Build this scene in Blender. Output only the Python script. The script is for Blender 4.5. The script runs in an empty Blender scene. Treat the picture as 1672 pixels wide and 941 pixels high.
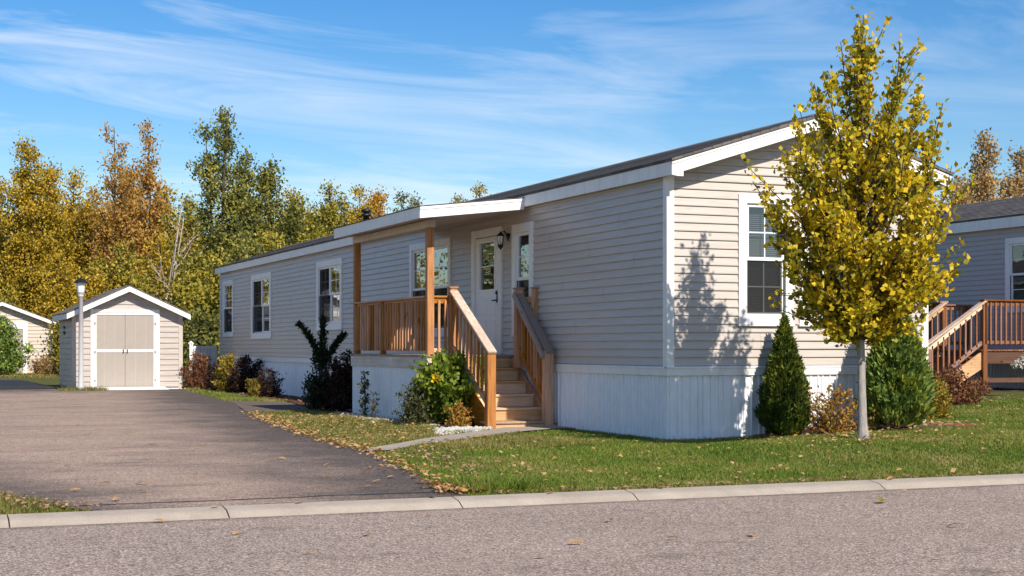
import bpy, bmesh, math, random
import numpy as np
from mathutils import Vector, Matrix, geometry
R = math.radians
random.seed(7)
S = bpy.context.scene
C = S.collection
OFF = {}                      # world offset of every root that parents parts

# ------------------------------------------------------------------ object helpers
class MB:
    """collects faces, links them as one mesh object"""
    def __init__(s, xf=None):
        s.v = []; s.f = []; s.xf = xf
    def add(s, vs, fs):
        n = len(s.v)
        s.v += [s.xf(*p) for p in vs] if s.xf else [tuple(p) for p in vs]
        s.f += [tuple(i + n for i in f) for f in fs]
    def box(s, x0, x1, y0, y1, z0, z1):
        s.add([(x0,y0,z0),(x1,y0,z0),(x1,y1,z0),(x0,y1,z0),(x0,y0,z1),(x1,y0,z1),(x1,y1,z1),(x0,y1,z1)],
              [(0,3,2,1),(4,5,6,7),(0,1,5,4),(1,2,6,5),(2,3,7,6),(3,0,4,7)])
    def beam(s, p0, p1, w, h, up=(0,0,1)):
        a, b = Vector(p0), Vector(p1); d = (b-a).normalized()
        sd = d.cross(Vector(up)).normalized() if abs(d.dot(Vector(up))) < .999 else Vector((1,0,0))
        u = sd.cross(d).normalized()
        c = []
        for q in (a, b):
            for i, j in ((-1,-1),(1,-1),(1,1),(-1,1)):
                c.append(tuple(q + sd*(i*w/2) + u*(j*h/2)))
        s.add(c, [(0,1,2,3),(7,6,5,4),(0,4,5,1),(1,5,6,2),(2,6,7,3),(3,7,4,0)])
    def prism(s, poly, f0, f1):
        """poly: 2D points; f0/f1 map a 2D point to the two end faces"""
        n = len(poly)
        s.add([f0(*p) for p in poly] + [f1(*p) for p in poly],
              [tuple(range(n))[::-1], tuple(range(n, 2*n))] + [(i, (i+1) % n, (i+1) % n + n, i+n) for i in range(n)])
    def tube(s, pts, rad, n=6, cap=True):
        pts = [Vector(p) for p in pts]; vs = []; m = len(pts)
        for i, p in enumerate(pts):
            d = (pts[min(i+1, m-1)] - pts[max(i-1, 0)])
            d = d.normalized() if d.length > 1e-9 else Vector((0,0,1))
            a = d.cross(Vector((.31,.95,.05))).normalized(); b = d.cross(a)
            r = rad[i] if hasattr(rad, '__len__') else rad
            for k in range(n):
                t = 2*math.pi*k/n
                vs.append(tuple(p + a*(r*math.cos(t)) + b*(r*math.sin(t))))
        fs = [(i*n+k, i*n+(k+1) % n, (i+1)*n+(k+1) % n, (i+1)*n+k) for i in range(m-1) for k in range(n)]
        if cap: fs += [tuple(range(n))[::-1], tuple(range((m-1)*n, m*n))]
        s.add(vs, fs)
    def lathe(s, prof, c, n=20):
        vs = []; m = len(prof)
        for r, z in prof:
            for k in range(n):
                t = 2*math.pi*k/n
                vs.append((c[0]+r*math.cos(t), c[1]+r*math.sin(t), c[2]+z))
        fs = [(i*n+k, i*n+(k+1) % n, (i+1)*n+(k+1) % n, (i+1)*n+k) for i in range(m-1) for k in range(n)]
        fs += [tuple(range(n))[::-1], tuple(range((m-1)*n, m*n))]
        s.add(vs, fs)
    def build(s, name, mat, parent=None, bevel=0, smooth=False, seg=2):
        off = OFF.get(parent, Vector((0,0,0))) if parent else Vector((0,0,0))
        bm = bmesh.new()
        vs = [bm.verts.new(Vector(p) - off) for p in s.v]
        for f in s.f:
            try: bm.faces.new([vs[i] for i in f])
            except ValueError: pass
        bmesh.ops.recalc_face_normals(bm, faces=bm.faces)
        if bevel:
            bmesh.ops.bevel(bm, geom=[e for e in bm.edges if len(e.link_faces) == 2 and e.calc_face_angle(0) > .6],
                            offset=bevel, segments=seg, affect='EDGES', clamp_overlap=True)
        me = bpy.data.meshes.new(name); bm.to_mesh(me); bm.free()
        if smooth:
            me.polygons.foreach_set('use_smooth', [True]*len(me.polygons))
        me.materials.append(mat)
        o = bpy.data.objects.new(name, me); C.objects.link(o)
        if parent: o.parent = parent
        OFF[o] = off
        return o

def np_mesh(name, V, F, mat, parent=None):
    """V (n,3), F (m,k) all faces of k corners"""
    off = OFF.get(parent, Vector((0,0,0))) if parent else Vector((0,0,0))
    V = np.asarray(V, np.float32) - np.array(off, np.float32); F = np.asarray(F, np.int32)
    me = bpy.data.meshes.new(name)
    me.vertices.add(len(V)); me.vertices.foreach_set('co', V.ravel())
    m, k = F.shape
    me.loops.add(m*k); me.loops.foreach_set('vertex_index', F.ravel())
    me.polygons.add(m); me.polygons.foreach_set('loop_start', np.arange(0, m*k, k, dtype=np.int32))
    me.update(calc_edges=True); me.validate()
    me.materials.append(mat)
    o = bpy.data.objects.new(name, me); C.objects.link(o)
    if parent: o.parent = parent
    OFF[o] = off
    return o

def tag(o, label=None, cat=None, group=None, kind=None):
    if label: o['label'] = label
    if cat: o['category'] = cat
    if group: o['group'] = group
    if kind: o['kind'] = kind
    return o
def thing(name, label, cat, loc, group=None):
    o = bpy.data.objects.new(name, None); C.objects.link(o); o.location = loc; o.empty_display_size = .2
    OFF[o] = Vector(loc)
    return tag(o, label, cat, group)
def copy_tree(o, loc, label=None, rz=0, sc=1):
    """a thing, its parts and their sub-parts, moved to loc"""
    def rec(a, parent):
        c = a.copy(); C.objects.link(c)
        if parent: c.parent = parent
        for k in list(a.children): rec(k, c)
        return c
    c = rec(o, None); c.location = loc; c.rotation_euler = (0,0,rz); c.scale = (sc,sc,sc)
    if label: c['label'] = label
    return c

# ------------------------------------------------------------------ materials
def new_mat(name):
    m = bpy.data.materials.new(name); m.use_nodes = True
    nt = m.node_tree; nt.nodes.clear()
    return m, nt
class N:
    """tiny node builder"""
    def __init__(s, nt): s.nt = nt
    def n(s, typ, ins=None, **kw):
        nd = s.nt.nodes.new(typ)
        for k, v in kw.items(): setattr(nd, k, v)
        for k, v in (ins or {}).items():
            sk = nd.inputs[k]
            if hasattr(v, 'is_output') or isinstance(v, bpy.types.NodeSocket): s.nt.links.new(v, sk)
            else: sk.default_value = v
        return nd
    def coord(s, scale=(1,1,1), rot=(0,0,0)):
        t = s.n('ShaderNodeTexCoord')
        return s.n('ShaderNodeMapping', {'Vector': t.outputs['Object'], 'Scale': scale, 'Rotation': rot}).outputs[0]
    def noise(s, vec, scale, detail=4, rough=.55, dist=0):
        return s.n('ShaderNodeTexNoise', {'Vector': vec, 'Scale': scale, 'Detail': detail, 'Roughness': rough, 'Distortion': dist}).outputs['Fac']
    def ramp(s, fac, stops, interp='LINEAR'):
        r = s.n('ShaderNodeValToRGB', {'Fac': fac}); cr = r.color_ramp; cr.interpolation = interp
        while len(cr.elements) > 1: cr.elements.remove(cr.elements[-1])
        cr.elements[0].position = stops[0][0]; cr.elements[0].color = col(stops[0][1])
        for p, c in stops[1:]:
            e = cr.elements.new(p); e.color = col(c)
        return r.outputs['Color']
    def mix(s, fac, a, b, mode='MIX'):
        m = s.n('ShaderNodeMix', data_type='RGBA', blend_type=mode)
        for k, v in ((0, fac), (6, a), (7, b)):
            if isinstance(v, bpy.types.NodeSocket): s.nt.links.new(v, m.inputs[k])
            else: m.inputs[k].default_value = col(v) if k > 0 else v
        return m.outputs[2]
    def math(s, op, a, b=0.0, clamp=False):
        m = s.n('ShaderNodeMath', operation=op, use_clamp=clamp)
        for k, v in ((0, a), (1, b)):
            if isinstance(v, bpy.types.NodeSocket): s.nt.links.new(v, m.inputs[k])
            else: m.inputs[k].default_value = v
        return m.outputs[0]
    def bump(s, h, strength, dist=.01):
        return s.n('ShaderNodeBump', {'Height': h, 'Strength': strength, 'Distance': dist}).outputs[0]
    def out(s, color, rough=.6, spec=.4, normal=None, **extra):
        p = s.n('ShaderNodeBsdfPrincipled')
        ins = {'Base Color': color, 'Roughness': rough, 'Specular IOR Level': spec}
        ins.update(extra)
        for k, v in ins.items():
            if isinstance(v, bpy.types.NodeSocket): s.nt.links.new(v, p.inputs[k])
            else: p.inputs[k].default_value = col(v) if k == 'Base Color' else v
        if normal is not None: s.nt.links.new(normal, p.inputs['Normal'])
        o = s.n('ShaderNodeOutputMaterial'); s.nt.links.new(p.outputs[0], o.inputs[0])
        return p
def col(c):
    if hasattr(c, '__len__') and len(c) == 3: return (*c, 1)
    return c
M = {}
def paint(name, c, rough=.5, var=.08, dirt=None, scale=6, bump=.05, spec=.4):
    m, nt = new_mat(name); g = N(nt)
    v = g.coord()
    f = g.noise(v, scale, 6, .65)
    a = [x*(1-var) for x in c]; b = [min(1, x*(1+var*.6)) for x in c]
    cc = g.ramp(f, [(.3, a), (.7, b)])
    if dirt:
        d = g.noise(g.coord((1.2,1.2,.25)), 5, 6, .7)
        cc = g.mix(g.math('MULTIPLY', g.math('GREATER_THAN', d, .0), g.ramp(d, [(.5,(0,0,0)),(.8,(.55,.55,.55))])), cc, dirt)
    g.out(cc, rough, spec, g.bump(g.noise(v, 90, 3), bump, .004))
    M[name] = m; return m

paint('white_trim', (.80,.79,.77), .45, .05, (.55,.50,.44))
paint('white_door', (.80,.81,.83), .4, .04)
paint('white_sash', (.82,.82,.82), .35, .03)
paint('skirt_white', (.83,.84,.86), .42, .05, (.60,.57,.51))
paint('beige_panel', (.345,.305,.268), .6, .05)
paint('beige_trim', (.50,.44,.385), .55, .06)
paint('black_metal', (.012,.012,.013), .4, .1)
paint('grey_metal', (.30,.30,.31), .45, .1)
paint('post_grey', (.50,.50,.51), .45, .08, (.3,.28,.26))
paint('frosted', (.75,.76,.77), .3, .04)
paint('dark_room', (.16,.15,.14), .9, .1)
paint('beam_paint', (.64,.55,.46), .6, .1, (.42,.33,.25))
paint('stone_pale', (.55,.53,.49), .9, .25, scale=30)
paint('slab_shadow', (.02,.02,.021), .6, .2)  # near-black colour standing in for a slab's shadow on the driveway
paint('blind', (.13,.14,.155), .6, .05)

def siding_mat(name, c, seed=0, dirt=.5):
    m, nt = new_mat(name); g = N(nt)
    v = g.coord()
    st = g.noise(g.coord((.9,.9,14)), 1.6, 5, .6)
    fine = g.noise(v, 40, 4)
    cc = g.ramp(st, [(.25, [x*.90 for x in c]), (.75, [min(1, x*1.06) for x in c])])
    # grime smeared along the laps
    d = g.noise(g.coord((1.1,1.1,16), (0,0,.3+seed)), 1.1, 7, .7)
    z = g.n('ShaderNodeSeparateXYZ', {'Vector': g.n('ShaderNodeTexCoord').outputs['Object']}).outputs['Z']
    zz = g.n('ShaderNodeMapRange', {'Value': z, 'From Min': 2.2, 'From Max': 3.6}).outputs[0]
    mk = g.math('MULTIPLY', g.ramp(d, [(.56,(0,0,0)),(.72,(1,1,1))]), g.math('ADD', g.math('MULTIPLY', zz, dirt), .10))
    cc = g.mix(mk, cc, (.16,.12,.095))
    b = g.bump(g.noise(g.coord((.8,.8,5)), 3.2, 3), .5, .012)
    g.out(cc, .42, .45, b)
    M[name] = m
siding_mat('siding', (.50,.450,.405))
siding_mat('siding_neighbour', (.43,.39,.365), 1.2, .2)
siding_mat('siding_shed', (.42,.372,.335), 2.2, .2)
siding_mat('siding_far_shed', (.54,.45,.37), 3.1, .1)

def wood_mat(name, c, axis, dark=.45, rough=.65, weather=0.0):
    m, nt = new_mat(name); g = N(nt)
    sc = [14,14,14]; sc['xyz'.index(axis)] = .9
    v = g.coord(sc)
    gr = g.noise(v, 2.2, 6, .6, .6)
    big = g.noise(g.coord(), 2.3, 3)
    cc = g.ramp(gr, [(.28, [x*dark for x in c]), (.5, c), (.75, [min(1, x*1.35) for x in c])])
    cc = g.mix(g.ramp(big, [(.38,(0,0,0)),(.75,(.5,.5,.5))]), cc, [c[0]*.68, c[1]*.62, c[2]*.56])
    isl = g.n('ShaderNodeNewGeometry').outputs['Random Per Island']; obr = g.n('ShaderNodeObjectInfo').outputs['Random']
    vv = g.n('ShaderNodeMapRange', {'Value': g.math('FRACT', g.math('ADD', isl, obr)), 'To Min': .72, 'To Max': 1.22}).outputs[0]
    cc = g.n('ShaderNodeHueSaturation', {'Color': cc, 'Value': vv, 'Saturation': g.math('SUBTRACT', 1.9, vv)}).outputs[0]
    vor = g.n('ShaderNodeTexVoronoi', {'Vector': g.coord([s*.28 if s > 5 else 2.2 for s in sc]), 'Scale': 1.0}).outputs['Distance']
    cc = g.mix(g.ramp(vor, [(.07,(.8,.8,.8)),(.13,(0,0,0))]), cc, [c[0]*.3, c[1]*.25, c[2]*.2])
    if weather:
        w = g.noise(g.coord(sc), 1.1, 5, .7)
        cc = g.mix(g.ramp(w, [(.35,(weather,)*3),(.75,(weather*.3,)*3)]), cc, (.30,.27,.245))
    g.out(cc, rough, .3, g.bump(gr, .35, .004))
    M[name] = m
for ax in 'xyz':
    wood_mat('cedar_'+ax, (.50,.215,.070), ax)
    wood_mat('stain_'+ax, (.27,.105,.043), ax)
    wood_mat('pale_'+ax, (.70,.44,.24), ax, .65)
wood_mat('stain_shaded_x', (.12,.055,.032), 'x')  # deck stain darkened in the colour for the neighbour rim's shade
wood_mat('rail_y', (.56,.36,.22), 'y', .6, .7, .3)
wood_mat('grey_y', (.30,.22,.17), 'y', .5, .7, .6)
wood_mat('rim_y', (.64,.53,.43), 'y', .75, .75, .15)
wood_mat('deck_x', (.42,.28,.18), 'x', .55, .75, .5)

def shingle_mat():
    m, nt = new_mat('shingles'); g = N(nt)
    v = g.coord()
    b = g.n('ShaderNodeTexBrick', {'Vector': g.coord((1,1,1), (0,0,R(90))), 'Scale': 1, 'Mortar Size': .006, 'Brick Width': .3, 'Row Height': .14,
        'Color1': (.075,.07,.068,1), 'Color2': (.21,.19,.178,1), 'Mortar': (.012,.012,.012,1)})
    n = g.noise(v, 120, 3)
    cc = g.mix(.5, b.outputs['Color'], g.ramp(n, [(.3,(.05,.046,.044)),(.7,(.22,.20,.19))]), 'MIX')
    g.out(cc, .9, .2, g.bump(b.outputs['Fac'], .6, .02))
    M['shingles'] = m
shingle_mat()

def glass_mat():
    m, nt = new_mat('window_glass'); g = N(nt)
    # a bowed double pane: mirrors its surroundings by Fresnel and lets the dark room show
    nz = g.bump(g.noise(g.coord(), 1.3, 2), .12, .02)
    ge = g.n('ShaderNodeNewGeometry')
    dt = g.n('ShaderNodeVectorMath', {0: ge.outputs['Incoming'], 1: ge.outputs['Normal']}, operation='DOT_PRODUCT').outputs['Value']
    k = g.math('SUBTRACT', 1.0, g.math('ABSOLUTE', dt), True)
    fr = g.math('ADD', .12, g.math('MULTIPLY', g.math('POWER', k, 3.6), .88))
    tr = g.n('ShaderNodeBsdfTransparent', {'Color': (.72,.76,.78,1)})
    gl = g.n('ShaderNodeBsdfGlossy', {'Color': (.95,.97,1,1), 'Roughness': .012, 'Normal': nz})
    mx = g.n('ShaderNodeMixShader', {0: fr, 1: tr.outputs[0], 2: gl.outputs[0]})
    o = g.n('ShaderNodeOutputMaterial'); nt.links.new(mx.outputs[0], o.inputs[0])
    M['window_glass'] = m
glass_mat()

def screen_mat():
    m, nt = new_mat('screen'); g = N(nt)
    a = g.n('ShaderNodeBsdfTransparent', {'Color': (1,1,1,1)}); b = g.n('ShaderNodeBsdfDiffuse', {'Color': (.03,.03,.033,1)})
    mx = g.n('ShaderNodeMixShader', {0: .68, 1: a.outputs[0], 2: b.outputs[0]})
    o = g.n('ShaderNodeOutputMaterial'); nt.links.new(mx.outputs[0], o.inputs[0]); M['screen'] = m
screen_mat()
def leaf_mat(name, stops, trans=.35, clump=1.2, rough=.55, spec=.25):
    m, nt = new_mat(name); g = N(nt)
    rnd = g.n('ShaderNodeNewGeometry').outputs['Random Per Island']
    cl = g.noise(g.coord(), clump, 3)
    f = g.math('ADD', g.math('MULTIPLY', rnd, .55), g.math('MULTIPLY', g.n('ShaderNodeMapRange', {'Value': cl, 'From Min': .3, 'From Max': .7}).outputs[0], .45))
    cc = g.ramp(f, stops)
    p = g.n('ShaderNodeBsdfPrincipled', {'Base Color': cc, 'Roughness': rough, 'Specular IOR Level': spec})
    t = g.n('ShaderNodeBsdfTranslucent', {'Color': cc})
    mx = g.n('ShaderNodeMixShader', {0: trans, 1: p.outputs[0], 2: t.outputs[0]})
    o = g.n('ShaderNodeOutputMaterial'); nt.links.new(mx.outputs[0], o.inputs[0])
    M[name] = m
leaf_mat('leaf_maple', [(0,(.06,.09,.012)),(.22,(.19,.20,.016)),(.46,(.48,.38,.018)),(.78,(.80,.57,.024)),(.94,(.66,.38,.022)),(1,(.46,.18,.02))], .35, 2.6)
leaf_mat('leaf_gold', [(0,(.055,.052,.012)),(.3,(.24,.185,.02)),(.65,(.56,.39,.035)),(1,(.68,.40,.06))], .28, .6)
leaf_mat('leaf_olive', [(0,(.05,.058,.013)),(.35,(.18,.175,.025)),(.7,(.42,.34,.045)),(1,(.60,.42,.06))], .28, .6)
leaf_mat('leaf_rust', [(0,(.20,.10,.03)),(.4,(.44,.25,.05)),(.7,(.55,.32,.07)),(1,(.40,.18,.09))], .35, .4)
leaf_mat('leaf_orange', [(0,(.22,.12,.012)),(.5,(.50,.28,.02)),(1,(.55,.24,.02))], .35, .4)
leaf_mat('leaf_green', [(0,(.03,.042,.014)),(.35,(.11,.12,.03)),(.68,(.28,.27,.055)),(1,(.52,.42,.08))], .28, .7)
leaf_mat('leaf_tan', [(0,(.22,.15,.065)),(.5,(.43,.29,.12)),(1,(.55,.36,.13))], .35, .4)
leaf_mat('needle', [(0,(.02,.04,.010)),(.4,(.055,.09,.015)),(.7,(.14,.175,.022)),(1,(.40,.37,.03))], .2, 2.5)
leaf_mat('needle_light', [(0,(.035,.075,.02)),(.35,(.12,.19,.045)),(.7,(.25,.33,.06)),(1,(.52,.48,.05))], .2, 3.2)
leaf_mat('needle_dark', [(0,(.010,.018,.008)),(.6,(.024,.038,.015)),(1,(.09,.09,.03))], .2, 3)
leaf_mat('leaf_burgundy', [(0,(.018,.012,.010)),(.5,(.045,.022,.016)),(.85,(.09,.04,.02)),(1,(.06,.07,.02))], .3, 3)
leaf_mat('leaf_red', [(0,(.12,.05,.03)),(.5,(.26,.10,.055)),(.8,(.30,.16,.06)),(1,(.22,.2,.05))], .35, 4)
leaf_mat('leaf_yellow', [(0,(.12,.10,.02)),(.5,(.34,.25,.03)),(1,(.48,.36,.05))], .35, 4)
leaf_mat('leaf_autumn', [(0,(.20,.09,.03)),(.4,(.40,.20,.045)),(.7,(.48,.32,.04)),(1,(.36,.12,.05))], .35, 3.2)
leaf_mat('leaf_peony', [(0,(.05,.09,.014)),(.4,(.14,.21,.024)),(.75,(.27,.33,.04)),(1,(.46,.38,.04))], .4, 3.5)
leaf_mat('leaf_vine', [(0,(.04,.05,.02)),(.6,(.10,.11,.035)),(1,(.25,.19,.05))], .35, 4)
leaf_mat('leaf_dry', [(0,(.30,.15,.05)),(.4,(.48,.27,.09)),(.7,(.55,.38,.2)),(1,(.56,.36,.05))], .2, 5)
leaf_mat('leaf_dryred', [(0,(.26,.13,.07)),(.5,(.42,.25,.14)),(1,(.52,.36,.20))], .2, 5)
leaf_mat('petal', [(0,(.70,.45,.02)),(1,(.80,.62,.04))], .3, 3)
leaf_mat('plume', [(0,(.45,.42,.36)),(1,(.62,.60,.56))], .3, 5)
leaf_mat('blade', [(0,(.05,.105,.010)),(.32,(.11,.19,.017)),(.58,(.18,.225,.03)),(.74,(.29,.245,.065)),(1,(.52,.39,.19))], .3, .8)
leaf_mat('blade_dry', [(0,(.07,.115,.014)),(.4,(.16,.175,.03)),(.7,(.32,.255,.085)),(1,(.52,.38,.19))], .3, .9)

def bark_mat(name, a, b):
    m, nt = new_mat(name); g = N(nt)
    n = g.noise(g.coord((9,9,2.2)), 3, 6, .7)
    g.out(g.ramp(n, [(.3, a), (.7, b)]), .9, .2, g.bump(n, .8, .01)); M[name] = m
bark_mat('bark_grey', (.20,.18,.16), (.40,.37,.34))
bark_mat('bark_brown', (.035,.026,.02), (.11,.085,.065))
bark_mat('bark_pale', (.30,.25,.20), (.52,.45,.38))

def asphalt(name, lo, mid, hi, drive=False):
    m, nt = new_mat(name); g = N(nt)
    v = g.coord()
    vo = g.n('ShaderNodeTexVoronoi', {'Vector': v, 'Scale': 105}).outputs['Color']
    vg = g.n('ShaderNodeSeparateColor', {0: vo}).outputs[0]
    n1 = g.noise(v, 130, 3, .7)
    f = g.math('ADD', g.math('MULTIPLY', vg, .6), g.math('MULTIPLY', n1, .4))
    cc = g.ramp(f, [(.18, lo), (.5, mid), (.72, hi), (.88, [min(1, x*1.7) for x in hi])])
    big = g.noise(v, .55, 5, .6)
    cc = g.mix(g.ramp(big, [(.42,(0,0,0)),(.75,(.4,.4,.4))]), cc, [x*.66 for x in mid])
    # hairline cracks, oil spots and worn bands
    wv = g.n('ShaderNodeVectorMath', {0: v, 1: g.n('ShaderNodeVectorMath', {0: g.n('ShaderNodeTexNoise', {'Vector': v, 'Scale': 1.3, 'Detail': 4}).outputs['Color'], 1: (.7,.7,0)}, operation='MULTIPLY').outputs[0]}, operation='ADD').outputs[0]
    ed = g.n('ShaderNodeTexVoronoi', {'Vector': wv, 'Scale': .32}, feature='DISTANCE_TO_EDGE').outputs['Distance']
    gate = g.ramp(g.noise(v, .37, 3), [(.48,(0,0,0)),(.56,(1,1,1))])
    if drive: cc = g.mix(g.math('MULTIPLY', g.ramp(ed, [(.002,(.6,.6,.6)),(.006,(0,0,0))]), gate), cc, (.05,.042,.036))
    oil = g.ramp(g.noise(g.coord((1,1.5,1)), 1.7, 5, .6), [(.60,(0,0,0)),(.72,(.5,.5,.5))])
    cc = g.mix(oil, cc, [x*.35 for x in mid])
    lite = g.ramp(g.noise(g.coord((.12,1.3,1)), 1.0, 4, .6), [(.5,(0,0,0)),(.75,(.35,.35,.35))])
    cc = g.mix(lite, cc, [min(1, x*1.35) for x in mid])
    if not drive:
        Yr = g.n('ShaderNodeSeparateXYZ', {'Vector': v}).outputs['Y']
        gr_ = g.math('ADD', Yr, g.math('MULTIPLY', g.math('SUBTRACT', g.noise(v, 4, 5, .7), .5), .35))
        cc = g.mix(g.n('ShaderNodeMapRange', {'Value': gr_, 'From Min': -6.36, 'From Max': -6.22, 'To Min': 0, 'To Max': .6}).outputs[0], cc, (.10,.075,.055))
    if drive:
        xyz = g.n('ShaderNodeSeparateXYZ', {'Vector': v}); X, Y = xyz.outputs['X'], xyz.outputs['Y']
        wob = g.math('MULTIPLY', g.math('SUBTRACT', g.noise(v, .8, 6, .65), .5), 3.6)
        # worn brown where tyres run, black sealer left along the right edge and up by the shed
        edge = g.math('ADD', g.math('MULTIPLY', Y, .108), -4.25)
        de = g.math('ADD', g.math('SUBTRACT', edge, X), wob)
        k = g.n('ShaderNodeMapRange', {'Value': de, 'From Min': .35, 'From Max': 2.3, 'To Min': 1, 'To Max': 0}).outputs[0]
        far = g.n('ShaderNodeMapRange', {'Value': g.math('ADD', Y, g.math('MULTIPLY', wob, 3)), 'From Min': 22, 'From Max': 27}).outputs[0]
        lf = g.n('ShaderNodeMapRange', {'Value': g.math('ADD', g.math('ADD', X, g.math('MULTIPLY', Y, .18)), wob), 'From Min': -9.2, 'From Max': -7.9, 'To Min': .9, 'To Max': 0}).outputs[0]
        k = g.math('MAXIMUM', g.math('MAXIMUM', k, far), lf)
        st = g.ramp(g.noise(g.coord((.35,1.6,1)), 1.1, 6, .65), [(.52,(0,0,0)),(.68,(.8,.8,.8))])
        k = g.math('MAXIMUM', k, g.math('MULTIPLY', st, .75), True)
        cc = g.mix(g.math('MULTIPLY', k, .82), cc, g.ramp(f, [(.2,(.022,.022,.024)),(.6,(.05,.047,.047)),(.85,(.12,.105,.095))]))
        rust = g.ramp(g.noise(v, 2.4, 6, .7), [(.58,(0,0,0)),(.72,(.4,.4,.4))])
        cc = g.mix(rust, cc, (.22,.125,.06))
        ck = g.math('ABSOLUTE', g.math('ADD', g.math('ADD', Y, 5.52), g.math('MULTIPLY', g.math('SUBTRACT', g.noise(v, 1.1, 5), .5), .30)))
        cc = g.mix(g.ramp(ck, [(.022,(.9,.9,.9)),(.055,(0,0,0))]), cc, (.02,.018,.018))
    g.out(cc, .88, .25, g.bump(f, .9, .012)); M[name] = m
asphalt('road_asphalt', (.075,.053,.041), (.295,.226,.182), (.57,.46,.385))
asphalt('drive_asphalt', (.12,.08,.058), (.375,.265,.198), (.60,.455,.36), True)
asphalt('pad_asphalt', (.12,.09,.072), (.24,.185,.15), (.34,.275,.235))

def concrete_mat():
    m, nt = new_mat('concrete'); g = N(nt)
    v = g.coord(); n = g.noise(v, 3, 6, .7); f = g.noise(v, 160, 3)
    cc = g.ramp(n, [(.3,(.27,.225,.18)),(.7,(.40,.34,.275))])
    cc = g.mix(.25, cc, g.ramp(f, [(.35,(.2,.17,.14)),(.65,(.6,.55,.48))]))
    g.out(cc, .9, .2, g.bump(f, .4, .004)); M['concrete'] = m
concrete_mat()
def soil_mat(name, a, b, c, sc):
    m, nt = new_mat(name); g = N(nt)
    v = g.coord(); n = g.noise(v, sc, 6, .7); big = g.noise(v, .5, 4)
    cc = g.ramp(n, [(.3, a), (.55, b), (.75, c)])
    cc = g.mix(g.ramp(big, [(.35,(0,0,0)),(.7,(.5,.5,.5))]), cc, b)
    g.out(cc, .95, .1, g.bump(n, .8, .03)); M[name] = m
soil_mat('turf', (.045,.06,.015), (.10,.105,.03), (.20,.16,.075), 14)
soil_mat('mulch', (.05,.026,.016), (.13,.065,.038), (.25,.14,.085), 34)
soil_mat('mulch_red', (.12,.045,.025), (.28,.11,.06), (.42,.22,.13), 34)

# ------------------------------------------------------------------ terrain
def sst(a, b, x):
    t = np.clip((x-a)/(b-a), 0, 1); return t*t*(3-2*t)
def gz(x, y):
    x = np.asarray(x, float); y = np.asarray(y, float)
    front = sst(-5.9, -3.2, y)
    z = .16*sst(-1.4, .8, x)*front*(1-sst(-2.6, -.6, y)*(1-sst(.4, 3.6, x)))
    z = z - .05*sst(3.2, 5, x)*front + .12*sst(6, 11, x)*front*sst(-4, 4, y)
    z = np.where(y < -5.93, -.16, z)
    return z
def g1(x, y): return float(gz(x, y))
xs = np.unique(np.concatenate([np.linspace(-400,-20,12), np.linspace(-20,24,111), np.linspace(24,400,12)]))
ys = np.unique(np.concatenate([np.linspace(-300,-8,8), np.linspace(-8,-5.94,6), np.linspace(-5.92,16,74), np.linspace(16,60,23), np.linspace(60,500,12)]))
XX, YY = np.meshgrid(xs, ys); ZZ = gz(XX, YY) - .012
nx, ny = len(xs), len(ys)
idx = np.arange(nx*ny).reshape(ny, nx)
F = np.stack([idx[:-1,:-1], idx[:-1,1:], idx[1:,1:], idx[1:,:-1]], -1).reshape(-1, 4)
tag(np_mesh('ground', np.stack([XX, YY, ZZ], -1).reshape(-1,3), F, M['turf']), 'green and straw coloured lawn ground around the homes', None, None, 'structure')

def wiggle(poly, step=.25, amp=.035, seed=1, closed=True):
    rr = random.Random(seed); out = []
    n = len(poly)
    for i in range(n):
        a, b = poly[i], poly[(i+1) % n]
        L = math.dist(a, b); k = max(1, int(L/step))
        for j in range(k):
            t = j/k
            out.append((a[0]+(b[0]-a[0])*t + rr.uniform(-amp, amp), a[1]+(b[1]-a[1])*t + rr.uniform(-amp, amp)))
    return out
def sheet(name, poly, z, mat, follow=False, sub=0):
    bm = bmesh.new()
    vs = [bm.verts.new((x, y, (g1(x,y) if follow else 0)+z)) for x, y in poly]
    tri = geometry.tessellate_polygon([[Vector((x,y,0)) for x, y in poly]])
    for t in tri:
        try: bm.faces.new([vs[i] for i in t])
        except ValueError: pass
    bmesh.ops.recalc_face_normals(bm, faces=bm.faces)
    me = bpy.data.meshes.new(name); bm.to_mesh(me); bm.free(); me.materials.append(mat)
    o = bpy.data.objects.new(name, me); C.objects.link(o); o['kind'] = 'structure'
    return o
def inside(px, py, poly):
    c = np.zeros(len(px), bool); n = len(poly)
    for i in range(n):
        x0, y0 = poly[i]; x1, y1 = poly[(i+1) % n]
        if y0 == y1: continue
        k = ((y0 > py) != (y1 > py)) & (px < (x1-x0)*(py-y0)/(y1-y0)+x0)
        c ^= k
    return c
road = MB(); road.add([(-300,-60,-.060),(300,-60,-.060),(300,-6.15,-.060),(-300,-6.15,-.060)], [(0,1,2,3)])
tag(road.build('road', M['road_asphalt']), 'pale worn grey asphalt road across the front', None, None, 'structure')
curb = MB()
joints = [-60,-30,-14,-11.2,-8.44,-6.93,-5.13,-3.62,-1.22,1.6,4.4,7.2,10,14,20,40,80]
prof = [(-5.94,-.2),(-5.94,.002),(-5.95,.006),(-6.085,-.010),(-6.12,-.020),(-6.18,-.050),(-6.20,-.0585),(-6.20,-.2)]
for a, b in zip(joints[:-1], joints[1:]):
    dx = .03 if a == -5.13 else 0
    curb.prism(prof, lambda y, z, a=a: (a+.005, y, z), lambda y, z, b=b: (b-.005, y, z))
curb.box(-60,80,-6.17,-5.95,-.25,-.094)
tag(curb.build('curb', M['concrete']), 'pale concrete rolled curb with joints along the road', None, None, 'structure')

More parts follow.
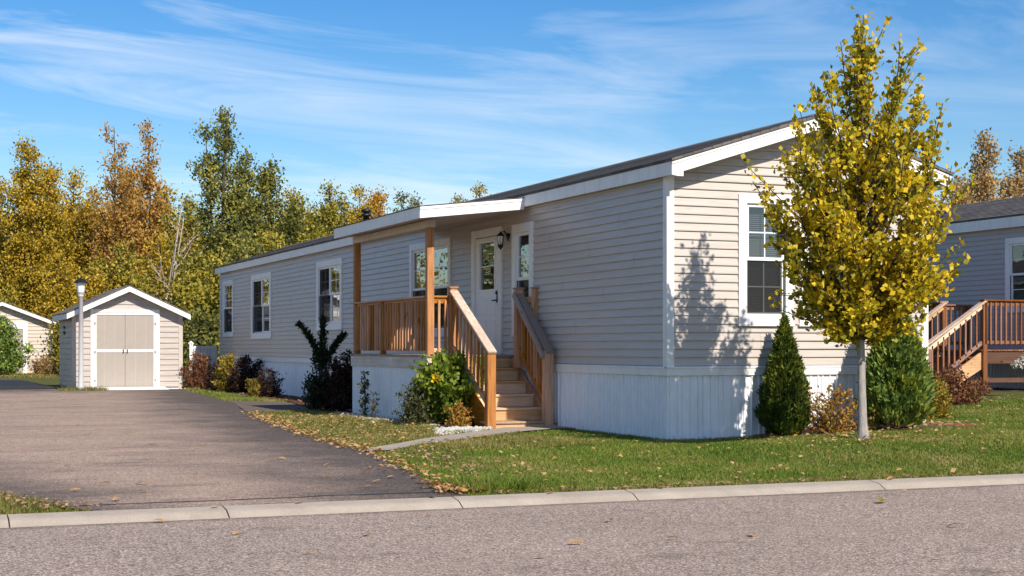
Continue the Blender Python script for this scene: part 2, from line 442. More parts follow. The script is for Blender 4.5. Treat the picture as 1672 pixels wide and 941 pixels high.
drive_poly = wiggle([(-4.93,-5.925),(-5.0,-5.6),(-4.2,-.7),(-4.05,2.5),(-3.63,6.3),(-3.1,10.5),(-2.45,14.2),(-2.0,19),(-1.5,24.8),(-1.3,26.45),(-4.7,26.35),(-4.75,44.5),(-18,44.5),(-15,5),(-9.5,-2.8),(-8.55,-3.7),(-8.1,-5.3),(-7.85,-5.925)], .3, .035, 3)
drive_poly = [(x, max(y, -5.928)) for x, y in drive_poly]
sheet('driveway', drive_poly, .004, M['drive_asphalt'])
walk_poly = [(-4.28,-.62),(-3.6,.25),(-2.9,1.15),(-2.1,2.0),(-1.35,2.75),(-.9,3.3),(0,3.3),(0,2.75),(-.35,2.72),(-1.0,2.3),(-1.7,1.6),(-2.4,.95),(-3.2,.2),(-3.95,-.72),(-4.25,-.85)]
sheet('walkway', wiggle(walk_poly, .3, .012, 4), .016, M['concrete'])
pad_poly = [(-2.52,13.9),(-2.24,16.2),(-1.2,15.0),(-1.55,12.2),(-1.85,10.0),(-3.12,10.2)]
sheet('side_path', wiggle(pad_poly, .3, .02, 5), .010, M['pad_asphalt'])
mulch_polys = [wiggle([(-1.9,10.2),(-1.1,14.9),(-1.3,17.4),(-1.1,22.5),(-1.3,25.0),(0,27.6),(0,9.1),(-1.5,9.1)], .3, .05, 6),
               wiggle([(-2.35,2.2),(-1.5,4.4),(-1.85,9.2),(-1.48,9.2),(-1.48,4.9),(-1.05,4.9),(-1.05,3.3),(-1.45,2.9)], .25, .04, 7)]
for p in mulch_polys: sheet('mulch_bed', p, .006, M['mulch'])
mulch3 = wiggle([(1.2,-.38),(1.9,-.62),(2.9,-1.5),(3.7,-1.35),(4.4,-.7),(4.4,0),(1.2,0)], .2, .05, 8)
sheet('bark_bed', mulch3, .008, M['mulch_red'], True)
far_drive = wiggle([(9.0,5.6),(20,5.2),(26,9),(26,14.5),(10.5,14.5),(9.6,8.6)], .5, .05, 9)
sheet('parking_pad', far_drive, .004, M['pad_asphalt'], True)

# ------------------------------------------------------------------ siding, windows, houses
def siding(mb, u0, u1, z0, z1, pitch, opens=(), lip=.022, slope=None):
    """laps in (u, w, z); slope(z)->(ua, ub) clips a gable"""
    n = int(math.ceil((z1-z0)/pitch - 1e-6))
    for i in range(n):
        zb = z0+i*pitch; zt = min(z1, zb+pitch)
        segs = [(u0, u1)]
        for a, b, c, d in opens:
            if zt > c+1e-4 and zb < d-1e-4:
                new = []
                for p, q in segs:
                    if b <= p or a >= q: new.append((p, q)); continue
                    if a > p: new.append((p, a))
                    if b < q: new.append((b, q))
                segs = new
        base_ = ((i//2)*1.37) % 3.66; cut = []
        for p, q in segs:
            k_ = math.ceil((p+.25-base_)/3.66)*3.66+base_; a_ = p
            while k_ < q-.25: cut.append((a_, k_-.0006, 0)); a_ = k_+.0006; k_ += 3.66
            cut.append((a_, q, 1 if a_ != p else 0))
        lip0 = lip
        for p, q, od in cut:
            lip = lip0+(.003 if od else 0)
            pb, qb, pt, qt = p, q, p, q
            if slope:
                sa, sb = slope(zb); ta, tb = slope(zt)
                pb, qb, pt, qt = max(p, sa), min(q, sb), max(p, ta), min(q, tb)
                if qb-pb < .02: continue
                if qt < pt: pt = qt = (pt+qt)/2
            zm = zb+(zt-zb)*.14
            mb.add([(pb,0,zb),(qb,0,zb),(pb,lip,zb+.002),(qb,lip,zb+.002),(pb,lip,zm),(qb,lip,zm),(pt,.003,zt),(qt,.003,zt)],
                   [(0,1,3,2),(2,3,5,4),(4,5,7,6)])
        lip = lip0
def sheetrib(mb, u0, u1, z0, z1, pitch=.115, depth=.019, seed=0):
    """ribbed metal skirting in (u, w, z)"""
    rr = random.Random(seed); pts = [(u0, 0)]; u = u0+.03
    k = 0
    while u < u1-.05:
        d = depth*rr.uniform(.75, 1.15)
        pts += [(u,0),(u+.006,d),(u+.028,d),(u+.034,0)]
        u += pitch*(.62 if k % 3 == 1 else 1.0); k += 1
    pts.append((u1, 0))
    vs = [(a, w, z0) for a, w in pts]+[(a, w, z1) for a, w in pts]; n = len(pts)
    mb.add(vs, [(i, i+1, n+i+1, n+i) for i in range(n-1)])

def window(parent, xf, a, b, c, d, cols=1, kind='hung', cas=.11, grid=(2,2), blind=0, sashw=.045, low=.5, name='window', screen=()):
    """casing outer a..b by c..d; returns the siding opening"""
    m = MB(xf); t = .04
    m.box(a, a+cas, 0, t, c, d); m.box(b-cas, b, 0, t, c, d)
    m.box(a+cas, b-cas, 0, t-.003, d-cas, d); m.box(a+cas, b-cas, 0, t-.003, c, c+cas)
    m.box(a-.012, b+.012, .0, t+.016, c-.02, c+.012)
    fr = m.build(name, M['white_trim'], parent, .004, seg=1)
    ia, ib, ic, idd = a+cas, b-cas, c+cas, d-cas
    w = (ib-ia)/cols
    for k in range(cols):
        p, q = ia+k*w, ia+(k+1)*w
        zm = ic+(idd-ic)*low
        s = MB(xf); e = sashw
        for z0, z1, y0, y1 in ((zm-.012, idd, -.03, .008), (ic, zm+.022, -.055, -.018)):
            s.box(p, p+e, y0, y1, z0, z1); s.box(q-e, q, y0, y1, z0, z1)
            s.box(p+e, q-e, y0+.002, y1-.002, z1-e, z1); s.box(p+e, q-e, y0+.002, y1-.002, z0, z0+e)
        s.build('sash', M['white_sash'], fr, .003, seg=1)
        for z0, z1, y in ((zm+.03, idd-e, -.014), (ic+e, zm-.015, -.038)):
            g = MB(xf); g.add([(p+e-.004,y,z0-.004),(q-e+.004,y,z0-.004),(q-e+.004,y,z1+.004),(p+e-.004,y,z1+.004)], [(0,1,2,3)])
            g.build('pane', M['window_glass'], fr)
            mu = MB(xf); gx, gzn = grid
            for i in range(1, gx):
                u = p+e+(q-p-2*e)*i/gx; mu.box(u-.008, u+.008, y-.012, y+.004, z0, z1)
            for i in range(1, gzn):
                z = z0+(z1-z0)*i/gzn; mu.box(p+e, q-e, y-.011, y+.003, z-.008, z+.008)
            if mu.v: mu.build('muntin', M['white_sash'], fr)
        if k in screen or 'lower' in screen:
            sc = MB(xf); zt_ = idd-e if k in screen else zm-.01
            ys_ = .006 if k in screen else -.014
            sc.add([(p+e*.6,ys_,ic+e*.6),(q-e*.6,ys_,ic+e*.6),(q-e*.6,ys_,zt_),(p+e*.6,ys_,zt_)], [(0,1,2,3)]); sc.build('insect_screen', M['screen'], fr)
    if blind:
        bl = MB(xf)
        zz = idd-.02
        while zz > ic+.02:
            bl.add([(ia,-.11,zz),(ib,-.11,zz),(ib,-.088,zz-.017),(ia,-.088,zz-.017)], [(0,1,2,3)]); zz -= .027
        bl.build('blind', M['blind'], fr)
    return (ia-.0, ib+.0, ic, idd)

ZB, ZS, ZE = .936, .811, 3.37          # siding foot, skirting head, eave
RS = .313                              # roof slope
def ztop(x): return 3.535+(x+.08)*RS if x <= 2.05 else 3.535+(2.05+.08)*RS-(x-2.05)*RS
L = lambda u, w, z: (-w, u, z)         # long wall, facing -x
G = lambda u, w, z: (u, -w, z)         # gable wall, facing the road
HL, HW = 27.56, 4.02
home = thing('mobile_home', 'long beige clapboard mobile home with white skirting, gable end to the road', 'house', (2.0, 0, 0))
ops_l = []
ops_l.append(window(home, L, 25.72, 27.1, 1.50, 3.10, 1, cas=.10, grid=(2,3), screen=('lower',)))
ops_l.append(window(home, L, 21.18, 23.42, 1.42, 3.12, 2, cas=.14, grid=(1,2), screen=(1,)))
ops_l.append(window(home, L, 14.71, 16.76, 1.58, 3.13, 2, cas=.14, grid=(2,2), screen=(1,)))
ops_l.append(window(home, L, 7.91, 10.12, 1.38, 3.11, 2, cas=.12, grid=(1,2), screen=('lower',)))
ops_l.append(window(home, L, 4.26, 5.09, 1.36, 3.11, 1, cas=.14, grid=(1,2), sashw=.05, screen=('lower',)))
# front door
DA, DB = 5.53, 6.86
ops_l.append((DA+.13, DB-.13, 1.06, 3.02))
f = MB(L)
f.box(DA, DA+.13, 0, .045, 1.03, 3.13); f.box(DB-.13, DB, 0, .045, 1.03, 3.13); f.box(DA+.13, DB-.13, 0, .042, 3.0, 3.13)
f.box(DA+.13, DB-.13, -.05, .03, 1.03, 1.075)
door = MB(L)
da, db = DA+.135, DB-.135
la, lb, lc, ld = da+.20, db-.20, 2.13, 2.90
for x0, x1, z0, z1 in ((da,la,1.08,2.99),(lb,db,1.08,2.99),(la,lb,1.08,lc),(la,lb,ld,2.99)): door.box(x0, x1, -.03, .012, z0, z1)
for x0 in (da+.15, (da+db)/2+.05):
    x1 = x0+(db-da)/2-.2
    for z0, z1 in ((1.22,1.62),(1.70,1.98)):
        door.box(x0, x1, .0115, .020, z0, z1)
dr = door.build('front_door', M['white_door'], home, .004, seg=1)
f.build('door_frame', M['white_trim'], dr, .004, seg=1)
lt = MB(L)
for x0, x1, z0, z1 in ((la-.045,la,lc-.045,ld+.045),(lb,lb+.045,lc-.045,ld+.045),(la,lb,lc-.045,lc),(la,lb,ld,ld+.045)): lt.box(x0, x1, .010, .026, z0, z1)
lt.build('light_trim', M['white_sash'], dr, .004, seg=1)
g = MB(L); g.add([(la,-.01,lc),(lb,-.01,lc),(lb,-.01,ld),(la,-.01,ld)], [(0,1,2,3)]); g.build('pane', M['window_glass'], dr)
mu = MB(L); mu.box(la, lb, -.02, -.004, (lc+ld)/2-.009, (lc+ld)/2+.009); mu.build('muntin', M['white_sash'], dr)
h = MB(L); hu = da+.085
h.box(hu-.022, hu+.022, .010, .024, 1.90, 2.10)
h.tube([L(hu,.02,1.94) and (hu,.02,1.94),(hu,.07,1.94)], .012, 8); h.tube([(hu,.068,1.94),(hu+.10,.068,1.935)], .011, 8); h.tube([(hu,.02,2.06),(hu,.045,2.06)], .022, 10)
h.build('door_handle', M['black_metal'], dr, 0, True)
# gable windows with blinds
ops_g = [window(home, G, 1.03, 1.86, 1.47, 3.17, 1, cas=.12, grid=(2,2), blind=1, screen=('lower',)),
         window(home, G, 1.955, 2.785, 1.47, 3.17, 1, cas=.12, grid=(2,2), blind=1)]
sl = MB(L); siding(sl, .06, HL, ZB, 3.42, .108, ops_l); sl.build('long_wall', M['siding'], home)
sg = MB(G)
def rakeclip(z):
    t = max(0, (z-3.46))/RS
    return (.06+t, HW-.06-t)
siding(sg, .06, HW-.06, ZB, 4.16, .108, ops_g, slope=rakeclip); sg.build('gable_wall', M['siding'], home)
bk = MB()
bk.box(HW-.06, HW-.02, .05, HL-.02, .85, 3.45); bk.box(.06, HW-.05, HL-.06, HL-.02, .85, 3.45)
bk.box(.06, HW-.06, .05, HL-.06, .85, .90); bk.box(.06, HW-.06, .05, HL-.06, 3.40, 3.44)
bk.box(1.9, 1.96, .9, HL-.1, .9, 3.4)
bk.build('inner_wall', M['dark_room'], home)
rw = MB(lambda u, w, z: (HW+w, u, z)); siding(rw, .06, HL, ZB, 3.42, .108); rw.build('back_wall', M['siding'], home)
ct = MB()
ct.box(-.024, .085, -.024, -.004, .80, 3.40); ct.box(-.024, -.004, -.004, .085, .80, 3.40)
ct.build('corner_trim', M['white_trim'], home, .004, seg=1)
ct = MB(); ct.box(HW-.085, HW+.024, -.024, -.004, .80, 3.44); ct.box(HW+.004, HW+.024, -.004, .085, .80, 3.44); ct.build('corner_trim', M['white_trim'], home, .004, seg=1)
ct = MB(); ct.box(-.022, -.004, HL-.06, HL+.02, .80, 3.40); ct.build('corner_trim', M['white_trim'], home)
bd = MB()
bd.box(-.036, -.002, .02, HL, ZS, ZB-.004); bd.box(-.030, HW+.02, -.036, -.002, ZS, ZB-.004); bd.box(-.043, .0, .02, HL, ZB-.035, ZB-.008); bd.box(-.030, HW+.02, -.043, .0, ZB-.035, ZB-.008)
bd.build('band_trim', M['white_trim'], home, .004, seg=1)
sk = MB(L); sheetrib(sk, .0, HL, -.1, ZS+.004, seed=1); sk.build('skirting', M['skirt_white'], home)
sk = MB(G); sheetrib(sk, -.012, HW, -.1, ZS+.004, seed=2); sk.build('skirting', M['skirt_white'], home)
sk = MB(lambda u, w, z: (HW+w, u, z)); sheetrib(sk, 0, HL, -.1, ZS+.004); sk.build('skirting', M['skirt_white'], home)
# roof
Y0, Y1 = -.31, HL+.3
XE, XR, XE2 = -.10, 2.05, 4.20
rf = MB()
prf = [(XE-.02, ztop(XE)-.018),(XE-.02, ztop(XE)+.014),(XR, ztop(XR)+.022),(XE2+.02, ztop(XE2)+.014),(XE2+.02, ztop(XE2)-.018),(XR, ztop(XR)-.02)]
rf.prism(prf, lambda x, z: (x, Y0-.03, z), lambda x, z: (x, Y1+.03, z))
nrow = 15
for side in (0, 1):
    for i in range(nrow):
        t0, t1 = i/nrow, (i+1.12)/nrow
        xa = XE-.03+(XR-XE)*t0 if side == 0 else XE2+.03-(XE2-XR)*t0
        xb = XE-.03+(XR-XE)*min(1, t1) if side == 0 else XE2+.03-(XE2-XR)*min(1, t1)
        za, zb = ztop(xa)+.026, ztop(xb)+.020
        rf.add([(xa,Y0-.035,za),(xa,Y1,za),(xb,Y1,zb),(xb,Y0-.035,zb),(xa,Y0-.035,za-.008),(xa,Y1,za-.008)], [(0,1,2,3),(0,4,5,1)])
rf.prism([(XR-.15, ztop(XR-.15)+.022),(XR, ztop(XR)+.034),(XR+.15, ztop(XR+.15)+.022),(XR, ztop(XR)-.01)], lambda x, z: (x, Y0-.036, z), lambda x, z: (x, Y1, z))
roof = rf.build('roof', M['shingles'], home)
vt = MB(); vt.lathe([(.075,0),(.075,.30),(.12,.30),(.12,.34),(.07,.36),(.07,.39),(.12,.39),(.13,.44),(.05,.48),(.0,.485)], (1.35, 17.4, ztop(1.35)), 14); vt.build('roof_vent', M['black_metal'], roof, 0, True)
fa = MB()
fa.box(XE-.006, XE+.014, Y0+.022, Y1, ztop(XE)-.19, ztop(XE)-.019)
fa.build('eave_fascia', M['white_trim'], home, .003, seg=1)
rk = MB()
for xa, xb in ((XE-.006, XR),(XR, XE2)):
    rk.prism([(xa, ztop(xa)-.19),(xb, ztop(xb)-.19),(xb, ztop(xb)-.019),(xa, ztop(xa)-.019)], lambda x, z: (x, Y0, z), lambda x, z: (x, Y0+.022, z))
    rk.prism([(xa, ztop(xa)-.058),(xb, ztop(xb)-.058),(xb, ztop(xb)-.019),(xa, ztop(xa)-.019)], lambda x, z: (x, Y0-.010, z), lambda x, z: (x, Y0-.0005, z))
rk.prism([(XE-.006, ztop(XE)-.19),(XE+.07, ztop(XE)-.205),(XE+.16, ztop(XE)-.205),(XE+.16, ztop(XE)-.13)], lambda x, z: (x, Y0-.001, z), lambda x, z: (x, Y0+.02, z))
rk.build('rake_board', M['white_trim'], home, .003, seg=1)
fa = MB(); fa.box(XE2-.014, XE2+.006, Y0+.022, Y1, ztop(XE2)-.19, ztop(XE2)-.019); fa.build('eave_fascia', M['white_trim'], home)
so = MB()
so.box(XE+.014, .02, Y0+.03, Y1-.02, ztop(XE)-.165, ztop(XE)-.150)
so.box(HW-.02, XE2-.016, Y0+.03, Y1-.02, ztop(XE)-.165, ztop(XE)-.150)
for xa, xb in ((XE+.01, XR),(XR, XE2-.02)):
    so.prism([(xa, ztop(xa)-.130),(xb, ztop(xb)-.130),(xb, ztop(xb)-.118),(xa, ztop(xa)-.118)], lambda x, z: (x, Y0+.024, z), lambda x, z: (x, .05, z))
so.build('soffit', M['beige_trim'], home)
# lantern beside the door
wl = MB(L); u0 = 5.30; zl = 2.86
wl.tube([(u0-.02,0,zl+.08),(u0-.02,.03,zl+.08)], [.07,.062], 14)
wl.tube([(u0-.02,.03,zl+.08),(u0-.02,.09,zl+.17),(u0-.02,.15,zl+.14)], .012, 6)
br = wl.build('wall_lamp', M['black_metal'], home, 0, True)
wg = MB(); wc = L(u0-.02, .15, zl+.02)
wg.lathe([(.030,-.07),(.048,.0),(.055,.06),(.04,.07)], wc, 8); wg.build('lamp_glass', M['frosted'], br)
wf = MB(); wf.lathe([(.0,-.155),(.012,-.148),(.018,-.13),(.040,-.11),(.050,-.07),(.03,-.068)], wc, 10); wf.lathe([(.064,.065),(.055,.085),(.026,.115),(.010,.125),(.010,.14),(.0,.145)], wc, 10)
for k in range(6):
    t = k*math.pi/3; wf.tube([(wc[0]+.038*math.cos(t), wc[1]+.038*math.sin(t), wc[2]-.07),(wc[0]+.058*math.cos(t), wc[1]+.058*math.sin(t), wc[2]+.07)], .005, 4)
wf.build('lamp_cage', M['black_metal'], br)

# ------------------------------------------------------------------ porch
porch = thing('wooden_porch', 'cedar wood porch with steps, railings and a white roof beside the front door', 'porch', (-.75, 6.5, 0))
dk = MB(); y = 4.93; i = 0
while y < 9.0:
    dk.box(-1.52, -.03, y, min(y+.135, 9.06), 1.03+.0005*(i % 3), 1.058+.0008*(i % 4)); y += .14; i += 1
deck = dk.build('deck', M['deck_x'], porch, .003, seg=1)
rim = MB(); rim.box(-1.505, -1.465, 4.955, 9.04, .845, 1.028); rim.build('rim_board', M['rim_y'], deck, .004, seg=1)
rim = MB(); rim.box(-1.462, -.04, 4.955, 4.995, .845, 1.028); rim.build('rim_board', M['pale_x'], deck, .004, seg=1)
sk = MB(lambda u, w, z: (-1.478-w, u, z)); sheetrib(sk, 4.985, 9.03, -.1, .86, seed=5, pitch=.085); sk.build('deck_skirting', M['skirt_white'], porch)
sk = MB(lambda u, w, z: (u, 4.985-w, z)); sheetrib(sk, -1.478, -.05, -.1, .86, seed=6); sk.build('deck_skirting', M['skirt_white'], porch)
sk = MB(lambda u, w, z: (u, 9.03+w, z)); sheetrib(sk, -1.478, -.05, -.1, .86, seed=6); sk.build('deck_skirting', M['skirt_white'], porch)
for py in (5.03, 8.9):
    p = MB(); p.box(-1.485, -1.375, py-.055, py+.055, 1.06, 3.02); p.build('roof_post', M['cedar_z'], porch, .005)
def baluster(x, y, z0, z1, par, w=.036, ma='cedar_z'):
    b = MB(); b.box(x-w/2, x+w/2, y-w/2, y+w/2, z0, z1); b.build('baluster', M[ma], par, .003, seg=1)
def newel(x, y, z0, z1, par, w=.095, cap=True, ma='cedar_z', cm='cedar_x'):
    p = MB(); p.box(x-w/2, x+w/2, y-w/2, y+w/2, z0, z1); o = p.build('newel_post', M[ma], par, .004)
    if cap:
        c = MB(); c.box(x-w/2-.016, x+w/2+.016, y-w/2-.016, y+w/2+.016, z1+.001, z1+.026); c.build('post_cap', M[cm], o, .005)
    return o
# side railing along the driveway side
rl = MB(); rl.box(-1.50, -1.37, 5.09, 9.06, 1.945, 1.975); rl.box(-1.45, -1.412, 5.09, 8.845, 1.855, 1.943); side = rl.build('side_railing', M['cedar_y'], porch, .004)
b = MB(); b.box(-1.45, -1.412, 5.09, 8.845, 1.13, 1.19); b.build('bottom_rail', M['cedar_y'], side, .003)
n = 27
for k in range(n):
    yy = 5.15+(8.80-5.15)*k/(n-1)
    if abs(yy-7.35) > .05: baluster(-1.468, yy, 1.12, 1.90, side)
newel(-1.44, 7.35, 1.06, 1.944, side, .085, False)
# short front railing
rl = MB(); rl.box(-1.375, -1.10, 4.985, 5.10, 1.945, 1.975); rl.box(-1.375, -1.10, 5.015, 5.053, 1.855, 1.943); fr_ = rl.build('front_railing', M['cedar_x'], porch, .004)
b = MB(); b.box(-1.375, -1.10, 5.015, 5.053, 1.10, 1.16); b.build('bottom_rail', M['pale_x'], fr_, .003)
for xx in (-1.29, -1.185): baluster(xx, 4.998, 1.10, 1.90, fr_)
# steps
st = [(.09, 3.36), (.28, 3.66), (.47, 3.97), (.665, 4.28), (.86, 4.59), (1.055, 4.90)]
tr0 = MB(); tr0.box(-1.12, -.02, st[0][1], st[0][1]+.36, .060, .092)
steps = tr0.build('steps', M['rail_y'], porch, .006)
r0 = MB(); r0.box(-1.10, -.04, st[0][1]+.025, st[0][1]+.06, -.06, .058); r0.build('riser', M['pale_x'], steps, .004, seg=1)
for k in range(1, 6):
    z, y = st[k]
    t = MB(); t.box(-1.052 if k < 5 else -1.0, -.123, y, y+.355 if k < 5 else y+.10, z-.034, z)
    t.build('tread', M['pale_x'] if k < 5 else M['deck_x'], steps, .006)
    r = MB(); r.box(-1.05, -.125, y+.03, y+.055, st[k-1][0]+.002, z-.036); r.build('riser', M['pale_x'], steps, .003, seg=1)
for x in (-1.075, -.10):
    s_ = MB(); s_.prism([(3.44,-.05),(3.44,.16),(4.93,1.02),(4.93,.72),(3.95,.02),(3.85,-.05)], lambda a, z, x=x: (x-.02, a, z), lambda a, z, x=x: (x+.02, a, z)); s_.build('stringer', M['cedar_y'], steps, .003, seg=1)
def stair_rail(x, yb, zb, yt, zt, capmat, nb, w=.14, second=False):
    m = MB(); m.beam((x, yb-.09, zb+.018-.055), (x, yt, zt+.02), w, .036); o = m.build('stair_railing', M[capmat], porch, .005)
    m = MB(); m.beam((x, yb+.03, zb-.055), (x, yt, zt-.06), .038, .085); m.build('under_rail', M['cedar_y'], o, .003)
    m = MB(); m.beam((x, yb+.03, zb-.83), (x, yt, zt-.84), .038, .075); m.build('bottom_rail', M['cedar_y'], o, .003)
    for k in range(nb):
        t = (k+1)/(nb+1); yy = yb+.02+(yt-yb-.02)*t; zz = zb+(zt-zb)*t
        baluster(x, yy, zz-.86, zz-.03, o)
    newel(x, yb, -.05, zb-.012, o, .13, False)
    return o
lr = stair_rail(-1.075, 3.40, 1.135, 4.92, 2.02, 'rail_y', 9)
newel(-1.07, 4.98, 1.06, 2.09, lr, .115)
rr_ = stair_rail(-.165, 3.40, 1.135, 4.46, 1.98, 'grey_y', 8, .115)
newel(-.165, 4.50, .86, 2.07, rr_, .115, cm='grey_y')
m = MB(); m.beam((-.250, 3.36, 1.03), (-.250, 4.50, 1.99), .04, .09); m.build('hand_rail', M['grey_y'], rr_, .006)
newel(-.0575, 4.12, .9, 2.07, rr_, .085, cm='grey_y')
m = MB(); m.box(-.10, -.02, 4.17, 4.44, 1.86, 1.95); m.build('under_rail', M['cedar_x'], rr_, .003)
# porch roof
px0, px1, py0, py1 = -1.80, -.105, 4.42, 9.08
zr = lambda x: 3.285+(x+1.80)/1.70*.19
pr = MB()
pr.prism([(px0, zr(px0)),(px1+.02, zr(px1)),(px1+.02, zr(px1)-.02),(px0, zr(px0)-.02)], lambda x, z: (x, py0+.02, z), lambda x, z: (x, py1, z))
proof = pr.build('porch_roof', M['white_trim'], porch)
m = MB(); m.prism([(px0-.02, zr(px0)+.01),(px1+.02, zr(px1)+.014),(px1+.02, zr(px1)+.004),(px0-.02, zr(px0)+.001)], lambda x, z: (x, py0-.02, z), lambda x, z: (x, py1+.02, z)); m.build('roof_covering', M['shingles'], proof)
m = MB(); m.prism([(px0, zr(px0)-.175),(px1, zr(px1)-.175),(px1, zr(px1)-.001),(px0, zr(px0)-.001)], lambda x, z: (x, py0, z), lambda x, z: (x, py0+.02, z))
m.prism([(px0, zr(px0)-.05),(px1, zr(px1)-.05),(px1, zr(px1)-.001),(px0, zr(px0)-.001)], lambda x, z: (x, py0-.010, z), lambda x, z: (x, py0-.0005, z)); m.build('front_fascia', M['white_trim'], proof, .003, seg=1)
m = MB(); m.box(px0-.005, px0+.015, py0+.022, py1, zr(px0)-.175, zr(px0)-.003); m.build('side_fascia', M['white_trim'], proof, .004, seg=1)
m = MB(); m.prism([(px0+.015, zr(px0)-.165),(px1, zr(px1)-.165),(px1, zr(px1)-.15),(px0+.015, zr(px0)-.15)], lambda x, z: (x, py0+.022, z), lambda x, z: (x, py1-.02, z)); m.build('ceiling', M['beige_trim'], proof)
m = MB(); m.prism([(px0, zr(px0)-.175),(px1, zr(px1)-.175),(px1, zr(px1)-.022),(px0, zr(px0)-.022)], lambda x, z: (x, py1-.019, z), lambda x, z: (x, py1, z)); m.build('back_fascia', M['white_trim'], proof)
m = MB(); m.box(-1.49, -1.37, 4.93, 8.98, 3.022, 3.135); m.build('roof_beam', M['beam_paint'], porch, .005)

# ------------------------------------------------------------------ garden sheds
def shed(name, label, x0, x1, y0, dep, hw, peak, mat, door, trim, group):
    o = thing(name, label, 'shed', ((x0+x1)/2, y0, 0), group)
    xm = (x0+x1)/2; ov = .2; sl_ = (peak-hw)/((x1-x0)/2)
    Fx = lambda u, w, z: (u, y0-w, z); Lx = lambda u, w, z: (x0-w, u, z); Rx = lambda u, w, z: (x1+w, u, z)
    da, db, dz = door
    op = [(da, db, .06, dz)]
    m = MB(Fx); siding(m, x0, x1, .06, peak-.04, .155, op, .022, slope=lambda z: (x0+max(0, (z-hw)/sl_), x1-max(0, (z-hw)/sl_)))
    m.build('front_wall', mat, o)
    m = MB(Lx); siding(m, y0, y0+dep, .06, hw, .155, (), .022); m.build('side_wall', mat, o)
    m = MB(Rx); siding(m, y0, y0+dep, .06, hw, .155, (), .022); m.build('side_wall', mat, o)
    m = MB(); m.box(x0+.02, x1-.02, y0+dep-.03, y0+dep, 0, hw); m.box(x0+.03, x1-.03, y0+.03, y0+dep-.04, 0, .055); m.build('back_wall', mat, o)
    for cx, s in ((x0, -1), (x1, 1)):
        m = MB(); xa, xb = sorted((cx+s*.028, cx-s*.09)); m.box(xa, xb, y0-.028, y0-.004, .02, hw-.02)
        xa, xb = sorted((cx+s*.028, cx+s*.006)); m.box(xa, xb, y0-.003, y0+.10, .02, hw-.02); m.build('corner_trim', trim, o, .004, seg=1)
    zt = lambda x: peak+.07-abs(x-xm)*sl_
    m = MB(); xa, xb = x0-ov, x1+ov
    m.prism([(xa, zt(xa)),(xm, zt(xm)),(xb, zt(xb)),(xb, zt(xb)+.03),(xm, zt(xm)+.035),(xa, zt(xa)+.03)], lambda x, z: (x, y0-.33, z), lambda x, z: (x, y0+dep+.25, z))
    rf_ = m.build('roof', M['shingles'], o)
    m = MB()
    for p, q in ((xa+.003, xm),(xm, xb-.003)):
        m.prism([(p, zt(p)-.15),(q, zt(q)-.15),(q, zt(q)-.003),(p, zt(p)-.003)], lambda x, z: (x, y0-.32, z), lambda x, z: (x, y0-.295, z))
    m.build('rake_board', M['white_trim'], rf_, .003, seg=1)
    for xx, s in ((xa, 1),(xb, -1)):
        m = MB(); m.box(min(xx+s*.004, xx+s*.026), max(xx+s*.004, xx+s*.026), y0-.29, y0+dep+.24, zt(xx)-.15, zt(xx)-.003)
        m.build('eave_fascia', M['white_trim'], rf_)
    m = MB()
    for p, q in ((xa+.03, xm),(xm, xb-.03)):
        m.prism([(p, zt(p)-.10),(q, zt(q)-.10),(q, zt(q)-.085),(p, zt(p)-.085)], lambda x, z: (x, y0-.29, z), lambda x, z: (x, y0+.0, z))
    m.build('soffit', M['white_trim'], rf_)
    return o, Fx
X0, X1, YS = -4.33, -1.33, 26.5
sh, Fx = shed('garden_shed', 'beige clapboard shed with white framed double doors at the end of the driveway', X0, X1, YS, 3.3, 2.13, 2.82, M['siding_shed'], (-3.80, -2.02, 2.20), M['beige_trim'], None)
fr = MB(Fx); fr.box(-3.86,-3.77,.0,.05,.02,2.245); fr.box(-2.05,-1.96,.0,.05,.02,2.245); fr.box(-3.77,-2.05,.0,.047,2.155,2.245)
fro = fr.build('door_frame', M['white_trim'], sh, .004, seg=1)
for a, b, s in ((-3.765,-2.914,1),(-2.906,-2.055,-1)):
    d = MB(Fx); d.box(a, b, -.02, .015, .07, 2.15); dd = d.build('door', M['beige_panel'], sh)
    t = MB(Fx)
    ed = a if s > 0 else b-.07
    t.box(ed, ed+.07, .0155, .035, .07, 2.15); t.box(a+(.07 if s > 0 else .0), b-(0 if s > 0 else .07), .0155, .033, 2.09, 2.15); t.box(a+(.07 if s > 0 else 0), b-(0 if s > 0 else .07), .0155, .033, 1.04, 1.12)
    t.build('door_trim', M['white_trim'], dd, .003, seg=1)
    gr = MB(Fx)
    for q in (1, 2): gr.box(a+(b-a)*q/3-.003, a+(b-a)*q/3+.003, .0152, .0162, .07, 2.09)
    gr.build('groove', M['beige_trim'], dd)
    hd = MB(Fx); hx = b-.05 if s > 0 else a+.05
    hd.box(hx-.016, hx+.016, .033, .042, 1.03, 1.12); hd.tube([(hx,.04,1.10),(hx,.07,1.095),(hx,.07,1.03),(hx,.04,1.025)], .008, 6); hd.build('handle', M['black_metal'], dd)
    hg = MB(Fx); hxx = a+.02 if s > 0 else b-.02
    for z in (.25, 1.05, 1.85): hg.box(hxx-.03, hxx+.03, .036, .046, z-.035, z+.035)
    hg.build('hinge', M['grey_metal'], dd)
rp = MB(); rp.prism([(25.75,.0),(25.75,.018),(26.44,.07),(26.44,.0)], lambda a, z: (-3.72, a, z), lambda a, z: (-1.82, a, z)); rp.build('ramp', M['white_trim'], sh, .003, seg=1)
rp = MB(); rp.box(-1.82, -1.36, 26.28, 26.46, .0, .035); rp.build('sill', M['white_trim'], sh)
vn = MB(lambda u, w, z: (X0-w, u, z)); vn.box(28.3,28.5,.02,.05,1.72,1.80); vn.box(28.3,28.5,.02,.05,1.55,1.66); vn.build('side_vent', M['black_metal'], sh)
